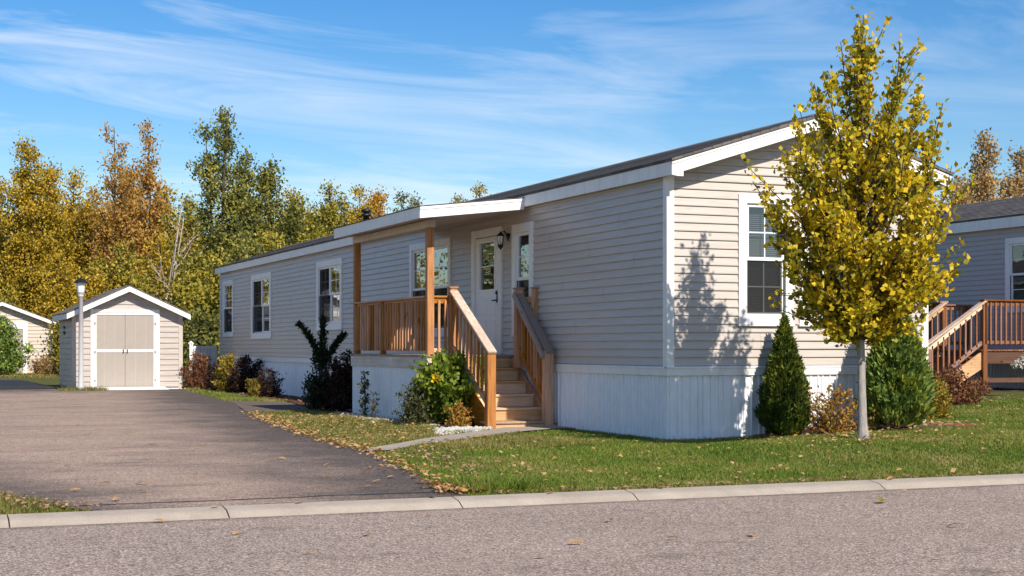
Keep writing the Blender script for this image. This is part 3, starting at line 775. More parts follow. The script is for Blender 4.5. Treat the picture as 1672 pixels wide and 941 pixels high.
X0b, X1b, YSb = -6.55, -2.40, 51.3
sh2, Fb = shed('garden_shed', 'farther cream shed with one panel door behind the round green bush', X0b, X1b, YSb, 3.2, 2.25, 3.05, M['siding_far_shed'], (-5.2, -3.55, 2.05), M['white_trim'], None)
fr = MB(Fb); fr.box(-5.3,-5.15,.0,.05,.02,2.26); fr.box(-3.6,-3.42,.0,.05,.02,2.26); fr.box(-5.15,-3.6,.0,.047,1.98,2.26); fr.build('door_frame', M['white_trim'], sh2, .004, seg=1)
d = MB(Fb); d.box(-5.15, -3.6, -.02, .02, .06, 1.98)
for q in range(1, 5): d.box(-5.15+1.55*q/5-.008, -5.15+1.55*q/5+.008, .0205, .024, .08, 1.96)
d.build('door', M['beige_panel'], sh2)

# ------------------------------------------------------------------ lamp post, fence, painted slab shadow
lp = thing('lamp_post', 'pale grey post lamp with black cap in front of the shed', 'lamp post', (-4.2, 25.75, 0))
m = MB(); m.lathe([(.10,0),(.10,.10),(.075,.16),(.066,.45),(.06,2.56),(.075,2.57),(.075,2.62),(.05,2.63)], (-4.2,25.75,0), 16); m.build('pole', M['post_grey'], lp, 0, True)
m = MB(); m.lathe([(.075,2.63),(.09,2.66),(.105,2.69)], (-4.2,25.75,0), 12); hd = m.build('lantern', M['post_grey'], lp)
m = MB(); m.lathe([(.09,2.69),(.135,2.93),(.12,2.93)], (-4.2,25.75,0), 8); m.build('lamp_glass', M['frosted'], hd)
m = MB(); m.lathe([(.20,2.93),(.19,2.955),(.13,3.02),(.07,3.055),(.02,3.065),(.02,3.10),(.0,3.105)], (-4.2,25.75,0), 12); m.build('lamp_cap', M['black_metal'], hd)
fn = thing('picket_fence', 'short weathered white fence panel behind the far corner of the home', 'fence', (-.35, 28.4, 0))
m = MB(); x = -.62
while x < -.02: m.box(x, x+.085, 28.40, 28.42, .05, 1.22); x += .1
m.build('panel', M['white_trim'], fn)
m = MB(); m.box(-.66, 0, 28.425, 28.46, .3, .38); m.box(-.66, 0, 28.38, 28.398, 1.14, 1.2); m.build('rail', M['white_trim'], fn)
m = MB(); m.box(-.76, -.65, 28.36, 28.47, 0, 1.28); m.lathe([(.085,1.28),(.085,1.31),(.0,1.38)], (-.705,28.415,0), 4); m.build('post', M['white_trim'], fn)
mt = MB()
mt.prism([(-6.6,.005),(-6.5,.06),(-5.9,.085),(-5.0,.085),(-4.72,.06),(-4.66,.005)], lambda x, z: (x, 27.6, z), lambda x, z: (x, 36.5, z))
tag(mt.build('slab_shadow_hump', M['slab_shadow'], None, .01), 'low black hump standing in for a slab shadow on the driveway left of the shed', 'ramp')  # shape and black colour paint in a driveway slab's shadow

# ------------------------------------------------------------------ neighbour home and porch
NX = 15.0; NY0, NY1 = 2.0, 26.0
nb = thing('mobile_home', 'grey sided neighbouring home with dark roof at the right edge', 'house', (NX+2, 14, .2))
Ln = lambda u, w, z: (NX-w, u, z)
wo = [window(nb, Ln, 8.75, 11.2, 2.0, 3.72, 2, cas=.14, grid=(2,2))]
zs = .2
m = MB(Ln); siding(m, NY0, NY1, 1.13, 4.0, .118, wo); m.build('long_wall', M['siding_neighbour'], nb)
m = MB(lambda u, w, z: (u, NY0-w, z)); siding(m, NX, NX+4.2, 1.13, 4.8, .118, slope=lambda z: (NX+max(0, (z-4.0)/.32), NX+4.2-max(0, (z-4.0)/.32))); m.build('gable_wall', M['siding_neighbour'], nb)
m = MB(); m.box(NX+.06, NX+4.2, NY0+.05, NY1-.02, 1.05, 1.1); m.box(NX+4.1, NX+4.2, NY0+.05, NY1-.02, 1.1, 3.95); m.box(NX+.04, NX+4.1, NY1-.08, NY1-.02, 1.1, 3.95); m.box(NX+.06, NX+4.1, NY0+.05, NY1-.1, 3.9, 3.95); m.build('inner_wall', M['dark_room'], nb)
m = MB(Ln); sheetrib(m, NY0, NY1, .05, 1.0); m.build('skirting', M['skirt_white'], nb)
m = MB(); m.box(NX-.036, NX-.002, NY0, NY1, 1.0, 1.126); m.build('band_trim', M['white_trim'], nb)
zn = lambda x: 4.20+(x-(NX-.12))*.32 if x <= NX+2.1 else 4.20+2.22*.32-(x-NX-2.1)*.32
m = MB(); xa, xb, xm = NX-.14, NX+4.34, NX+2.1
m.prism([(xa, zn(xa)),(xm, zn(xm)),(xb, zn(xb)),(xb, zn(xb)+.035),(xm, zn(xm)+.035),(xa, zn(xa)+.035)], lambda x, z: (x, NY0-.3, z), lambda x, z: (x, NY1+.3, z))
for i in range(14):
    t0, t1 = i/14, min(1, (i+1.1)/14); p, q = xa-.02+(xm-xa)*t0, xa+(xm-xa)*t1
    m.add([(p,NY0-.3,zn(p)+.058),(p,NY1,zn(p)+.058),(q,NY1,zn(q)+.04),(q,NY0-.3,zn(q)+.04),(p,NY0-.3,zn(p)+.04),(p,NY1,zn(p)+.04)], [(0,1,2,3),(0,4,5,1)])
m.build('roof', M['shingles'], nb)
m = MB(); m.box(xa-.005, xa+.02, NY0-.3, NY1+.3, zn(xa)-.24, zn(xa)-.003); m.build('eave_fascia', M['white_trim'], nb)
m = MB(); m.box(xa+.02, NX, NY0-.28, NY1+.28, zn(xa)-.235, zn(xa)-.22); m.build('soffit', M['white_trim'], nb)

np_ = thing('wooden_porch', 'reddish brown wooden deck with stairs against the grey neighbouring home', 'porch', (13.8, 10.5, .2))
DX0, DX1, DY0, DY1, DZ = 12.5, 14.95, 9.05, 12.4, 1.13
m = MB(); x = DX0-.03
while x < DX1: m.box(x, min(x+.136, DX1), DY0-.03, DY1, DZ-.035, DZ); x += .142
m.build('deck', M['stain_y'], np_, .003, seg=1)
m = MB(); m.box(DX0, DX1, DY0, DY0+.04, DZ-.30, DZ-.037); m.box(DX0, DX0+.04, DY0+.041, DY1, DZ-.30, DZ-.037); m.build('rim_board', M['stain_shaded_x'], np_)
m = MB(); m.box(DX0, DX1, DY0+.06, DY0+.10, .42, .52); m.build('brace', M['stain_shaded_x'], np_)
for x in (DX0+.055, 13.78, 14.8): newel(x, DY0-.0, g1(x,DY0)-.05, 2.16, np_, .11, False, 'stain_z')
for x in (DX0+.055, 14.8): newel(x, DY1, g1(x,DY1)-.05, 2.16, np_, .11, False, 'stain_z')
def rail_x(x0, x1, y, nb_):
    m = MB(); m.box(x0, x1, y-.07, y+.07, 2.17, 2.205); m.box(x0, x1, y-.02, y+.02, 2.07, 2.165); o = m.build('railing', M['stain_x'], np_, .003, seg=1)
    m = MB(); m.box(x0, x1, y-.02, y+.02, DZ+.12, DZ+.19); m.build('bottom_rail', M['stain_x'], o)
    for k in range(nb_):
        t = (k+.5)/nb_; baluster(x0+(x1-x0)*t, y-.035, DZ+.11, 2.14, o, .04, 'stain_z')
rail_x(DX0, 13.73, DY0, 9); rail_x(13.83, DX1, DY0, 9); rail_x(DX0, DX1, DY1, 18)
m = MB(); m.box(DX0-.02, DX0+.12, 10.4, DY1, 2.17, 2.205); m.box(DX0+.03, DX0+.07, 10.4, DY1, 2.07, 2.165); o = m.build('railing', M['stain_y'], np_)
for k in range(14): baluster(DX0+.02, 10.5+1.85*(k+.5)/14, DZ+.08, 2.14, o, .04, 'stain_z')
newel(DX0+.055, 10.4, g1(12.5,10.4), 2.16, np_, .1, False, 'stain_z')
m = MB()
nst = 5; run = .29; rise = (DZ-.2)/(nst+1)
m.box(DX0-.3, DX0-.02, DY0+.08, 10.36, DZ-rise-.035, DZ-rise); stp = m.build('stairs', M['stain_y'], np_, .004)
for k in range(1, nst):
    t = MB(); t.box(DX0-.3-run*k, DX0-.02-run*k+.02, DY0+.08, 10.36, DZ-rise*(k+1)-.035, DZ-rise*(k+1)); t.build('tread', M['stain_y'], stp, .004)
    t = MB(); t.box(DX0-.03-run*k, DX0-.012-run*k, DY0+.1, 10.34, DZ-rise*(k+1), DZ-rise*k-.036); t.build('riser', M['stain_y'], stp)
for y in (DY0+.03, 10.38):
    s_ = MB(); xe = DX0-run*nst
    s_.prism([(DX0, DZ-.05),(xe, .2),(xe+.35, .12),(DX0, DZ-.42)], lambda x, z, y=y: (x, y-.02, z), lambda x, z, y=y: (x, y+.02, z)); s_.build('stringer', M['pale_x'], stp)
    m = MB(); m.beam((DX0+.1, y-.03, 2.19), (xe-.12, y-.03, 1.16), .14, .038); sr = m.build('stair_railing', M['rail_y'], np_)
    m = MB(); m.beam((DX0, y-.03, 2.06), (xe+.05, y-.03, 1.12), .04, .09); m.build('under_rail', M['pale_x'], sr)
    m = MB(); m.beam((DX0, y-.03, 1.28), (xe+.05, y-.03, .34), .04, .08); m.build('bottom_rail', M['stain_x'], sr)
    for k in range(9):
        t = (k+1)/10; baluster(DX0+(xe-DX0)*t, y-.03, 1.27-.93*t, 2.05-.93*t, sr, .04, 'stain_z')
    newel(xe+.05, y-.03, .1, 1.14, sr, .1, False, 'stain_z')

# ------------------------------------------------------------------ vegetation
def unit(a): return a/np.maximum(np.linalg.norm(a, axis=-1, keepdims=True), 1e-9)
def leaves(name, P, D, size, mat, parent, rng, aspect=.62, fold=.25, nrm_up=.5):
    """one folded diamond per leaf: P base points, D axis directions"""
    n = len(P); D = unit(D)
    r = rng.normal(size=(n,3)); r[:,2] += nrm_up
    sd = unit(np.cross(D, r)); nr = np.cross(sd, D)
    s = np.asarray(size).reshape(-1,1)*np.ones((n,1))
    tip = P + D*s; mid = P + D*s*.45
    a = mid + sd*s*aspect*.5 + nr*s*fold*.4; b = mid - sd*s*aspect*.5 + nr*s*fold*.4
    V = np.stack([P, a, tip, b], 1).reshape(-1,3)
    F = np.arange(4*n).reshape(n,4)
    return np_mesh(name, V, F, mat, parent)
def branch(p0, p1, rng, n=5, bend=.1, lift=.0):
    p0, p1 = np.array(p0, float), np.array(p1, float); L = np.linalg.norm(p1-p0)
    t = np.linspace(0, 1, n)[:,None]
    q = p0+(p1-p0)*t
    k = rng.normal(size=(1,3))*bend*L
    q = q + k*(t*(1-t))*2
    q[:,2] -= (lift*L*(t*(1-t))*2)[:,0]
    return q
def env_interp(env):
    zz = np.array([e[0] for e in env]); rr = np.array([e[1] for e in env])
    return lambda z: np.interp(z, zz, rr)

def tree(name, label, cat, loc, h, env, limbs, lmat, bmat, seed, leaf=.2, per=60, twigs=4, spread=.3, trunk_r=.12, lean=(0,0), group=None, clear=.1, inner=.35, start=.15, upright=1.0, aspect=.62, bare=0, sub=.28, tips=(), tmax=.985, limb_mat=None, leafup=.25, leaders=((0,0,1,1),), reach=(.72,1.08)):
    """env: (height fraction, radius in metres); limb tips fall on the envelope, leaves cluster along limbs and twigs"""
    rng = np.random.default_rng(seed)
    x, y, z = loc
    t = thing(name, label, cat, loc, group)
    ev = env_interp(env)
    B = MB()
    top = np.array([x+lean[0], y+lean[1], z+h])
    tk = branch((x,y,z-.1), top, rng, 9, .02)
    if limb_mat:
        B.tube([tk[0], tk[0]+(tk[1]-tk[0])*.22, tk[0]+(tk[1]-tk[0])*.42]+list(tk[1:6]), [trunk_r*1.7, trunk_r*1.35, trunk_r*1.02]+list(np.linspace(trunk_r*.92, trunk_r*.45, 5)), 10); B.build('trunk', M[bmat], t, 0, True); B = MB(); B.tube(tk[5:], list(np.linspace(trunk_r*.45, trunk_r*.1, 4)), 6)
    else: B.tube(tk, list(np.linspace(trunk_r, trunk_r*.12, 9)), 8)
    P = []; D = []; zmin = env[0][0]
    def put(q, m, sp, st):
        tt = rng.uniform(st, 1.0, m)**.8; seg = np.clip((tt*(len(q)-1)), 0, len(q)-1.001); i = seg.astype(int); f = (seg-i)[:,None]
        p = q[i]*(1-f)+q[i+1]*f; d = q[np.minimum(i+1, len(q)-1)]-q[i]
        p = p+rng.normal(size=(m,3))*sp
        P.append(p); D.append(unit(d)*.35+rng.normal(size=(m,3))*.55+np.array([0,0,leafup]))
    def limb(base, tip, r0, full=True):
        q = branch(base, tip, rng, 6, .10, .12)
        Lb = np.linalg.norm(tip-base)
        B.tube(q, list(np.linspace(r0, max(.004, r0*.12), 6)), 5, False)
        if rng.random() < bare: return
        m = max(6, int(per*(.5+.5*Lb/max(.1, ev(.4)))))
        put(q, m, spread, start)
        for j in range(twigs if full else twigs-2):
            tt = rng.uniform(.3, .95); i = int(tt*5); p = q[i]
            dd = unit(tip-base)+rng.normal(size=3)*(.55 if full else .3)+np.array([0,0,.3])
            e = p+unit(dd)*Lb*sub*rng.uniform(.6,1.2)*(1 if full else .6)
            qq = branch(p, e, rng, 3, .1)
            B.tube(qq, [r0*.35, r0*.22, .003], 4, False)
            put(qq, max(4, m//3), spread*.8, .1)
    wsum = sum(l[3]*l[2] for l in leaders)
    for li, (lx, ly, hf, wf) in enumerate(leaders):
        nl = max(5, int(limbs*wf*hf/wsum)); H = h*hf
        ax = lambda f: np.array([x+(lean[0]+lx)*f**.8, y+(lean[1]+ly)*f**.8, z+f*H])
        if li: B.tube([ax(f) for f in np.linspace(.12, .99, 7)], list(np.linspace(trunk_r*.6, trunk_r*.08, 7)), 6)
        ts = np.linspace(zmin+.03, tmax, nl); az = 2.399963*np.arange(nl)+rng.uniform(0,6)
        for k in range(nl):
            zt = np.clip(ts[k]+rng.normal()*.02, zmin, .99); r = ev(zt)*wf*rng.uniform(*reach)
            a = az[k]+rng.normal()*.3
            zs_ = max(clear*h*rng.uniform(1, 1.25), zt*H - r*upright*rng.uniform(.8,1.25)); f = min(zs_/H, .97)
            tip = ax(zt)+np.array([math.cos(a)*r, math.sin(a)*r, 0])
            limb(ax(f), tip, min(trunk_r*.42, trunk_r*(1-f)*.7+.004))
    if tips: put(tk[5:], per*2, spread*1.6, .0)
    for tx, ty, tz in tips:
        tip = np.array([x+tx, y+ty, tz]); f = max(clear*1.02, (tz-z-math.hypot(tx,ty)*1.5-(.9 if tz-z > .6*h else 0))/h)
        limb(np.array([x,y,z+f*h]), tip, trunk_r*.3, False)
    if inner > 0:
        m = int(per*limbs*inner)
        zz = rng.uniform(zmin, .9, m); rr_ = ev(zz)*np.sqrt(rng.uniform(0,1,m))*.75; a = rng.uniform(0, 6.283, m)
        wl_ = np.array(leaders); pk = wl_[rng.choice(len(wl_), m, p=wl_[:,3]*wl_[:,2]/wsum)]
        P.append(np.stack([x+(lean[0]+pk[:,0])*zz+rr_*pk[:,3]*np.cos(a), y+(lean[1]+pk[:,1])*zz+rr_*pk[:,3]*np.sin(a), z+zz*h*pk[:,2]], -1)); D.append(rng.normal(size=(m,3)))
    B.build('branches' if limb_mat else 'trunk', M[limb_mat or bmat], t, 0, True)
    P = np.concatenate(P); D = np.concatenate(D)
    P[:,2] = np.maximum(P[:,2], z+.03)
    leaves('crown', P, D, leaf*rng.uniform(.6, 1.25, len(P)), M[lmat], t, rng, aspect)
    return t

# young maple on the front lawn
mx, my = .84, -3.0; mz = g1(mx, my)-.01; mh = 4.72
menv = [(v/mh, r) for v, r in ((1.05,.15),(1.3,.66),(1.8,1.02),(2.5,1.0),(3.1,1.0),(3.5,.84),(4.0,.52),(4.3,.28),(4.72,.06))]
mt_ = []
rng_ = np.random.default_rng(4)
for off, zt_ in ((.02,4.86),(.27,4.82),(-.20,4.62),(.48,4.38),(.90,3.90),(-.56,4.10),(-1.32,3.26),(.80,3.66),(-.68,3.72),(1.04,2.72),(1.13,2.04),(1.10,2.38),(-1.02,2.34),(-.96,1.62),(-.2,1.24),(.35,4.1),(-.35,4.3),(.68,4.1),(-.85,3.0),(1.0,3.2),(-.4,3.9),(.15,4.4),(-.08,4.7),(.36,4.55),(.60,4.2),(-.45,4.2),(-.72,3.85),(.75,3.95),(-.12,4.2),(.25,4.0),(-.6,3.5),(.55,3.6),(-.1,1.4),(.3,1.3),(-.5,1.35),(.7,1.5),(-.75,1.7),(1.0,1.8),(-.60,3.95),(-.76,3.60),(-.52,3.78),(-.84,3.40),(-.66,3.25),(-.45,3.55),(.85,3.45),(.7,3.3),(-1.1,2.9),(-1.2,3.05)):
    dep = rng_.uniform(-.25,.25); mt_.append((off*.9234+dep*.3838, -off*.3838+dep*.9234, zt_))
tree('maple_tree', 'slender young maple with golden yellow leaves and a pale trunk on the front lawn', 'tree', (mx,my,mz), mh, menv, 74, 'leaf_maple', 'bark_grey', 11, tmax=.76, limb_mat='bark_brown',
     leaf=.069, per=70, twigs=5, spread=.035, trunk_r=.052, clear=.235, inner=.03, start=.12, upright=1.5, aspect=.8, sub=.32, tips=mt_, reach=(.55,1.05))

# background woods: (label, category, px-free world x, y, height, half width, leaf, bark, seed, options)
def std_env(w, shape):
    if shape == 'oval': return [(.06,w*.55),(.2,w*.9),(.45,w),(.7,w*.72),(.88,w*.38),(1,.06*w)]
    if shape == 'tall': return [(.08,w*.8),(.3,w),(.5,w*.85),(.7,w*.6),(.88,w*.34),(1,.05*w)]
    if shape == 'vase': return [(.15,w*.35),(.4,w*.7),(.65,w),(.85,w*.8),(1,.25*w)]
    if shape == 'bush': return [(.02,w*.8),(.3,w),(.65,w*.85),(.9,w*.5),(1,.1*w)]
cam = (-9.254, -17.102); fw = (.3838, .9234); rt = (.9234, -.3838)
def depth_pt(u, Z): return (cam[0]+fw[0]*Z+rt[0]*u*Z, cam[1]+fw[1]*Z+rt[1]*u*Z)
def h_lead(w, ztop): return w > .9
def bg(label, u, Z, ztop, w, lm, seed, shape='oval', limbs=46, leaf=.155, per=150, twigs=5, spread=.26, tr=.13, bark='bark_brown', cat='tree', group='trees of the wood behind the homes', **kw):
    x, y = depth_pt(u, Z)
    rl_ = random.Random(seed*7)
    if 'leaders' not in kw and h_lead(w, ztop):
        kw['leaders'] = [(0,0,1,.62)]+[(rl_.uniform(-.62,.62)*w, rl_.uniform(-.4,.4)*w, rl_.uniform(.68,.95), rl_.uniform(.45,.68)) for _ in range(3)]
        limbs = int(limbs*1.35)
    return tree(kw.pop('name', 'broadleaf_tree'), label, cat, (x,y,g1(x,y)), ztop, std_env(w, shape), limbs, lm, bark, seed, leaf, per, twigs, spread, tr, group=group, clear=kw.pop('clear', .08), **kw)
bg('tall golden green tree rising at the left edge of the wood', -.320, 77, 11.6, 2.7, 'leaf_gold', 21, 'tall', 64)
bg('golden tree left of the rust coloured tree', -.288, 80, 10.3, 2.9, 'leaf_gold', 22, 'oval', 56)
bg('rust leaved slim tree with thin twigs above the shed', -.262, 74, 11.9, 2.2, 'leaf_rust', 23, 'vase', 50, .16, 56, 5, .2, inner=.1, upright=2.0)
bg('taller amber and rust tree directly above the shed roof', -.240, 76, 12.2, 2.0, 'leaf_rust', 24, 'tall', 58, .17, 70, 5, .22, inner=.15, upright=2.2)
bg('bare pale branched tree leaning right behind the shed', -.236, 62, 7.4, 2.6, 'leaf_tan', 25, 'vase', 26, .13, 14, 5, .16, .12, 'bark_pale', inner=0, bare=.45, lean=(1.2,0), upright=1.2, clear=.2)
bg('tall dark green tree with open crown left of the long home', -.188, 64, 10.95, 2.2, 'leaf_green', 26, 'oval', 84, .15, 120, 6, .22, .16, leaders=((-.1,0,1,.6),(-.9,0,.93,.45),(.9,.3,.84,.5),(.4,-.5,.72,.6)))
bg('green tree joined to the right of the tallest green tree', -.160, 66, 9.2, 2.2, 'leaf_green', 27, 'oval', 76, .155, 130, 6, .24, leaders=((0,0,1,.55),(-.9,0,.9,.5),(1.2,.2,.8,.5)))
bg('olive tree between the rust trees and the tall green tree', -.212, 72, 8.2, 2.3, 'leaf_olive', 28, 'oval', 46)
bg('olive yellow tree above the far end of the home', -.142, 70, 7.9, 2.3, 'leaf_olive', 29, 'oval', 46)
bg('olive gold bushy tree behind the home roof left of the porch roof', -.120, 76, 9.0, 2.3, 'leaf_olive', 30, 'oval', 46)
bg('wide olive gold tree next to the orange tree above the roof', -.100, 80, 9.2, 2.1, 'leaf_gold', 31, 'oval', 44)
bg('small orange gold treetop above the porch roof', -.088, 86, 9.75, 1.5, 'leaf_orange', 32, 'oval', 40)
bg('small green treetop right of the orange one above the porch roof', -.073, 88, 9.7, 1.1, 'leaf_green', 33, 'oval', 34)
bg('round green treetop behind the roof beside the porch roof corner', -.064, 90, 9.6, 1.0, 'leaf_green', 34, 'oval', 30)
bg('gold treetop peeking over the middle of the home roof', -.021, 92, 10.6, 1.6, 'leaf_gold', 35, 'oval', 36)
bg('smaller gold treetop on the roofline, left of the larger one', -.036, 93, 10.1, 1.0, 'leaf_olive', 36, 'oval', 26)
bg('tan autumn tree behind the neighbouring grey roof', .312, 72, 10.9, 2.5, 'leaf_tan', 37, 'oval', 70, .18, 110)
bg('second tan tree at the right edge behind the grey roof', .335, 74, 10.6, 2.5, 'leaf_tan', 38, 'oval', 70, .18, 110)
bg('low thin brown tree between the two homes', .293, 70, 8.6, 1.6, 'leaf_tan', 39, 'oval', 50, .16, 90)
bg('small brown tree behind the golden maple beside the right roof corner', .277, 68, 7.4, 1.6, 'leaf_rust', 40, 'oval', 36, .16, 50)
# second rank of the wood, fills the gaps
for i, (u, Z, h, w, lm, lb) in enumerate([
    (-.345, 84, 9.6, 3.0, 'leaf_gold', 'golden tree cut by the left edge of the photo'),
    (-.305, 88, 8.9, 3.0, 'leaf_gold', 'golden tree in the second rank behind the far shed'),
    (-.272, 86, 8.2, 3.0, 'leaf_gold', 'golden tree in the second rank behind the lamp post'),
    (-.245, 88, 8.0, 3.0, 'leaf_olive', 'olive tree in the second rank behind the shed peak'),
    (-.218, 90, 8.2, 3.0, 'leaf_gold', 'golden tree in the second rank right of the shed'),
    (-.193, 86, 8.0, 3.0, 'leaf_olive', 'olive tree in the second rank behind the tallest green tree'),
    (-.160, 90, 8.0, 3.0, 'leaf_olive', 'olive tree in the second rank over the far home end'),
    (-.130, 92, 8.6, 3.0, 'leaf_olive', 'olive tree in the second rank over the long roof'),
    (-.105, 95, 8.8, 3.0, 'leaf_gold', 'golden tree in the second rank left of the roof vent'),
    (.325, 84, 8.6, 3.0, 'leaf_tan', 'tan tree in the second rank behind the grey roof')]):
    bg(lb, u, Z, h, w, lm, 60+i, 'bush', 44, .26, 60, 3, .38, clear=.03, inner=.5)
# undergrowth along the wood's foot
for i, (u, Z, h, w, lm, lb) in enumerate([
    (-.350, 72, 4.6, 2.2, 'leaf_olive', 'bushy olive undergrowth at the far left behind the far shed'),
    (-.300, 74, 5.6, 2.3, 'leaf_gold', 'bushy golden undergrowth rising behind the far shed roof'),
    (-.276, 60, 4.3, 1.7, 'leaf_gold', 'golden bush between the two sheds'),
    (-.256, 62, 5.2, 1.9, 'leaf_olive', 'olive bush just behind the near shed, left half'),
    (-.232, 64, 5.6, 1.9, 'leaf_gold', 'golden bush just behind the near shed, right half'),
    (-.209, 60, 4.9, 1.8, 'leaf_olive', 'olive bush right of the near shed'),
    (-.192, 57, 4.2, 1.5, 'leaf_olive', 'olive bush below the tall green tree'),
    (-.205, 53, 2.1, 1.0, 'leaf_green', 'low green bush at the foot of the wood right of the shed'),
    (-.177, 60, 5.4, 1.6, 'leaf_green', 'dark green bush touching the far end of the home'),
    (-.160, 62, 5.8, 1.8, 'leaf_olive', 'olive bush showing over the far roof end'),
    (-.285, 66, 2.6, 1.5, 'leaf_olive', 'low yellow green bush in the gap beside the far shed')]):
    bg(lb, u, Z, h, w, lm, 90+i, 'bush', 44, .15, 110, 4, .24, .08, cat='bush', group='bushes along the foot of the wood', clear=.02, inner=.5, name='bush')
# middle rank, closes the gaps between the crowns
for i, (u, Z, h, w, lm, lb) in enumerate([
    (-.338, 80, 10.2, 2.2, 'leaf_gold', 'golden tree at the far left edge overlapping the tall one'),
    (-.304, 79, 10.4, 2.0, 'leaf_gold', 'golden tree close to the right of the tall golden green tree'),
    (-.276, 79, 9.2, 2.2, 'leaf_gold', 'golden tree in the dip left of the rust coloured tree'),
    (-.252, 80, 10.2, 2.0, 'leaf_rust', 'amber tree filling between the two rust coloured trees'),
    (-.228, 79, 9.4, 2.0, 'leaf_gold', 'golden tree in the dip right of the taller amber tree'),
    (-.146, 74, 8.4, 2.2, 'leaf_gold', 'gold tree in the dip over the far roof end'),
    (-.112, 82, 8.9, 2.0, 'leaf_olive', 'olive tree filling left of the small orange gold treetop')]):
    bg(lb, u, Z, h, w, lm, 160+i, 'oval', 46, .16, 150, 4, .3, inner=.4)
# trees off to the left, mirrored in the long wall's panes
for i, (u, Z, h, w, lm) in enumerate([(-.40,76,10.5,3.4,'leaf_gold'),(-.47,74,9.4,3.6,'leaf_olive'),(-.545,72,10.2,3.8,'leaf_gold'),(-.63,68,9.0,3.8,'leaf_green'),(-.74,62,9.6,4,'leaf_gold'),(-.88,56,8.4,4,'leaf_olive')]):
    bg('tall autumn tree west of the driveway, outside the photo and mirrored in the panes', u, Z, h, w, lm, 120+i, 'bush', 40, .3, 50, 3, .4, group='trees west of the driveway', clear=.04, inner=.5)

rng = np.random.default_rng(55); n = 34000
xx = rng.uniform(-150, 150, n); top = 7.5+1.6*np.sin(xx*.21)+1.2*np.sin(xx*.53+1)+.9*np.sin(xx*1.31)
yy = 112+rng.normal(size=n)*3-.0016*xx**2; zz = top*np.sqrt(rng.uniform(0,1,n))
tag(leaves('distant_wood', np.stack([xx,yy,zz],-1), rng.normal(size=(n,3)), rng.uniform(.35,.75,n), M['leaf_olive'], None, rng), 'far olive and gold wood closing the horizon behind the homes', 'wood', None, 'stuff')
# shrubs
def shrub(name, label, loc, h, env, limbs, lmat, seed, leaf=.05, per=26, twigs=3, spread=.05, bmat='bark_brown', cat='shrub', **kw):
    rs = random.Random(seed); w_ = max(e[1] for e in env)
    if 'leaders' not in kw and w_ > .2:
        kw['leaders'] = [(0,0,1,.78)]+[(rs.uniform(-.6,.6)*w_, rs.uniform(-.5,.5)*w_, rs.uniform(.6,.95), rs.uniform(.4,.65)) for _ in range(4)]
        kw.setdefault('reach', (.6, 1.25)); limbs = int(limbs*1.25)
    return tree(name, label, cat, (loc[0], loc[1], g1(loc[0],loc[1])-.01), h, env, limbs, lmat, bmat, seed, leaf, per, twigs, spread, kw.pop('tr', .018), clear=.03, inner=kw.pop('inner', .2), **kw)
def be(w): return [(.03,w*.72),(.3,w),(.6,w*.9),(.85,w*.6),(1,w*.2)]
bush = shrub('flowering_bush', 'leafy green bush with a yellow bloom beside the porch steps', (-1.24,4.55), 1.10, [(.26,.34),(.45,.58),(.7,.64),(.88,.46),(1,.15)], 60, 'leaf_peony', 201, .085, 44, 4, .05, aspect=.75, leaders=((0,0,1,1),(-.25,-.1,.85,.5)))
rng = np.random.default_rng(5); n = 22
c = np.array([-1.60,4.20,.71]); Pp = c+rng.normal(size=(n,3))*np.array([.03,.03,.026])
leaves('flower', Pp, Pp-c+np.array([0,-.02,.02]), .07, M['petal'], bush, rng, .8)
shrub('trailing_shrub', 'wispy arching grey green shrub at the porch corner left of the green bush', (-1.86,4.45), .72, [(.05,.25),(.4,.36),(.75,.30),(1,.1)], 34, 'leaf_vine', 202, .05, 26, 4, .035)
shrub('low_shrub', 'small reddish and lime shrub in the white stones below the green bush', (-1.45,3.72), .36, be(.24), 30, 'leaf_autumn', 203, .045, 22, 3, .03)
shrub('tall_weed', 'thin upright weed against the white porch skirting', (-1.78,7.3), .78, [(.1,.05),(.4,.09),(.8,.07),(1,.03)], 16, 'leaf_vine', 204, .06, 10, 1, .02, inner=0)
shrub('tall_weed', 'smaller bent weed right of the thin upright weed by the porch', (-1.80,6.75), .42, [(.1,.05),(.6,.12),(1,.05)], 9, 'leaf_vine', 205, .05, 8, 1, .02, inner=0)
shrub('burgundy_shrub', 'dense dark burgundy shrub against the far end of the porch', (-1.25,9.95), 1.08, be(.62), 80, 'leaf_burgundy', 206, .06, 46, 4, .05)
shrub('burgundy_shrub', 'low dark shrub between the small conifer and the burgundy shrub', (-1.5,10.7), .62, be(.45), 44, 'leaf_burgundy', 207, .055, 36, 4, .05)
shrub('tall_weed', 'spindly dark weed against the skirting left of the small conifer', (-.55,14.2), .95, [(.1,.08),(.5,.16),(1,.05)], 16, 'leaf_vine', 208, .07, 8, 2, .03, inner=0)
shrub('red_shrub', 'rust red spreading shrub nearest the shed', (-.92,26.2), 1.0, be(.62), 60, 'leaf_red', 209, .07, 30, 4, .05)
shrub('yellow_shrub', 'yellow leaved shrub between dark shrubs along the far wall', (-.80,22.6), 1.02, be(.44), 50, 'leaf_yellow', 210, .075, 28, 4, .05)
shrub('grey_shrub', 'grey brown twiggy shrub touching the yellow leaved shrub', (-.75,24.0), .85, be(.5), 46, 'leaf_burgundy', 211, .07, 26, 4, .05)
shrub('burgundy_shrub', 'dark red shrub to the right of the yellow leaved shrub', (-.50,22.0), .98, be(.62), 56, 'leaf_burgundy', 212, .07, 34, 4, .05)
shrub('brown_shrub', 'low brown twiggy shrub beside a straw tuft near the side path', (-.78,18.3), .68, be(.50), 46, 'leaf_burgundy', 213, .06, 20, 4, .04, inner=.1)
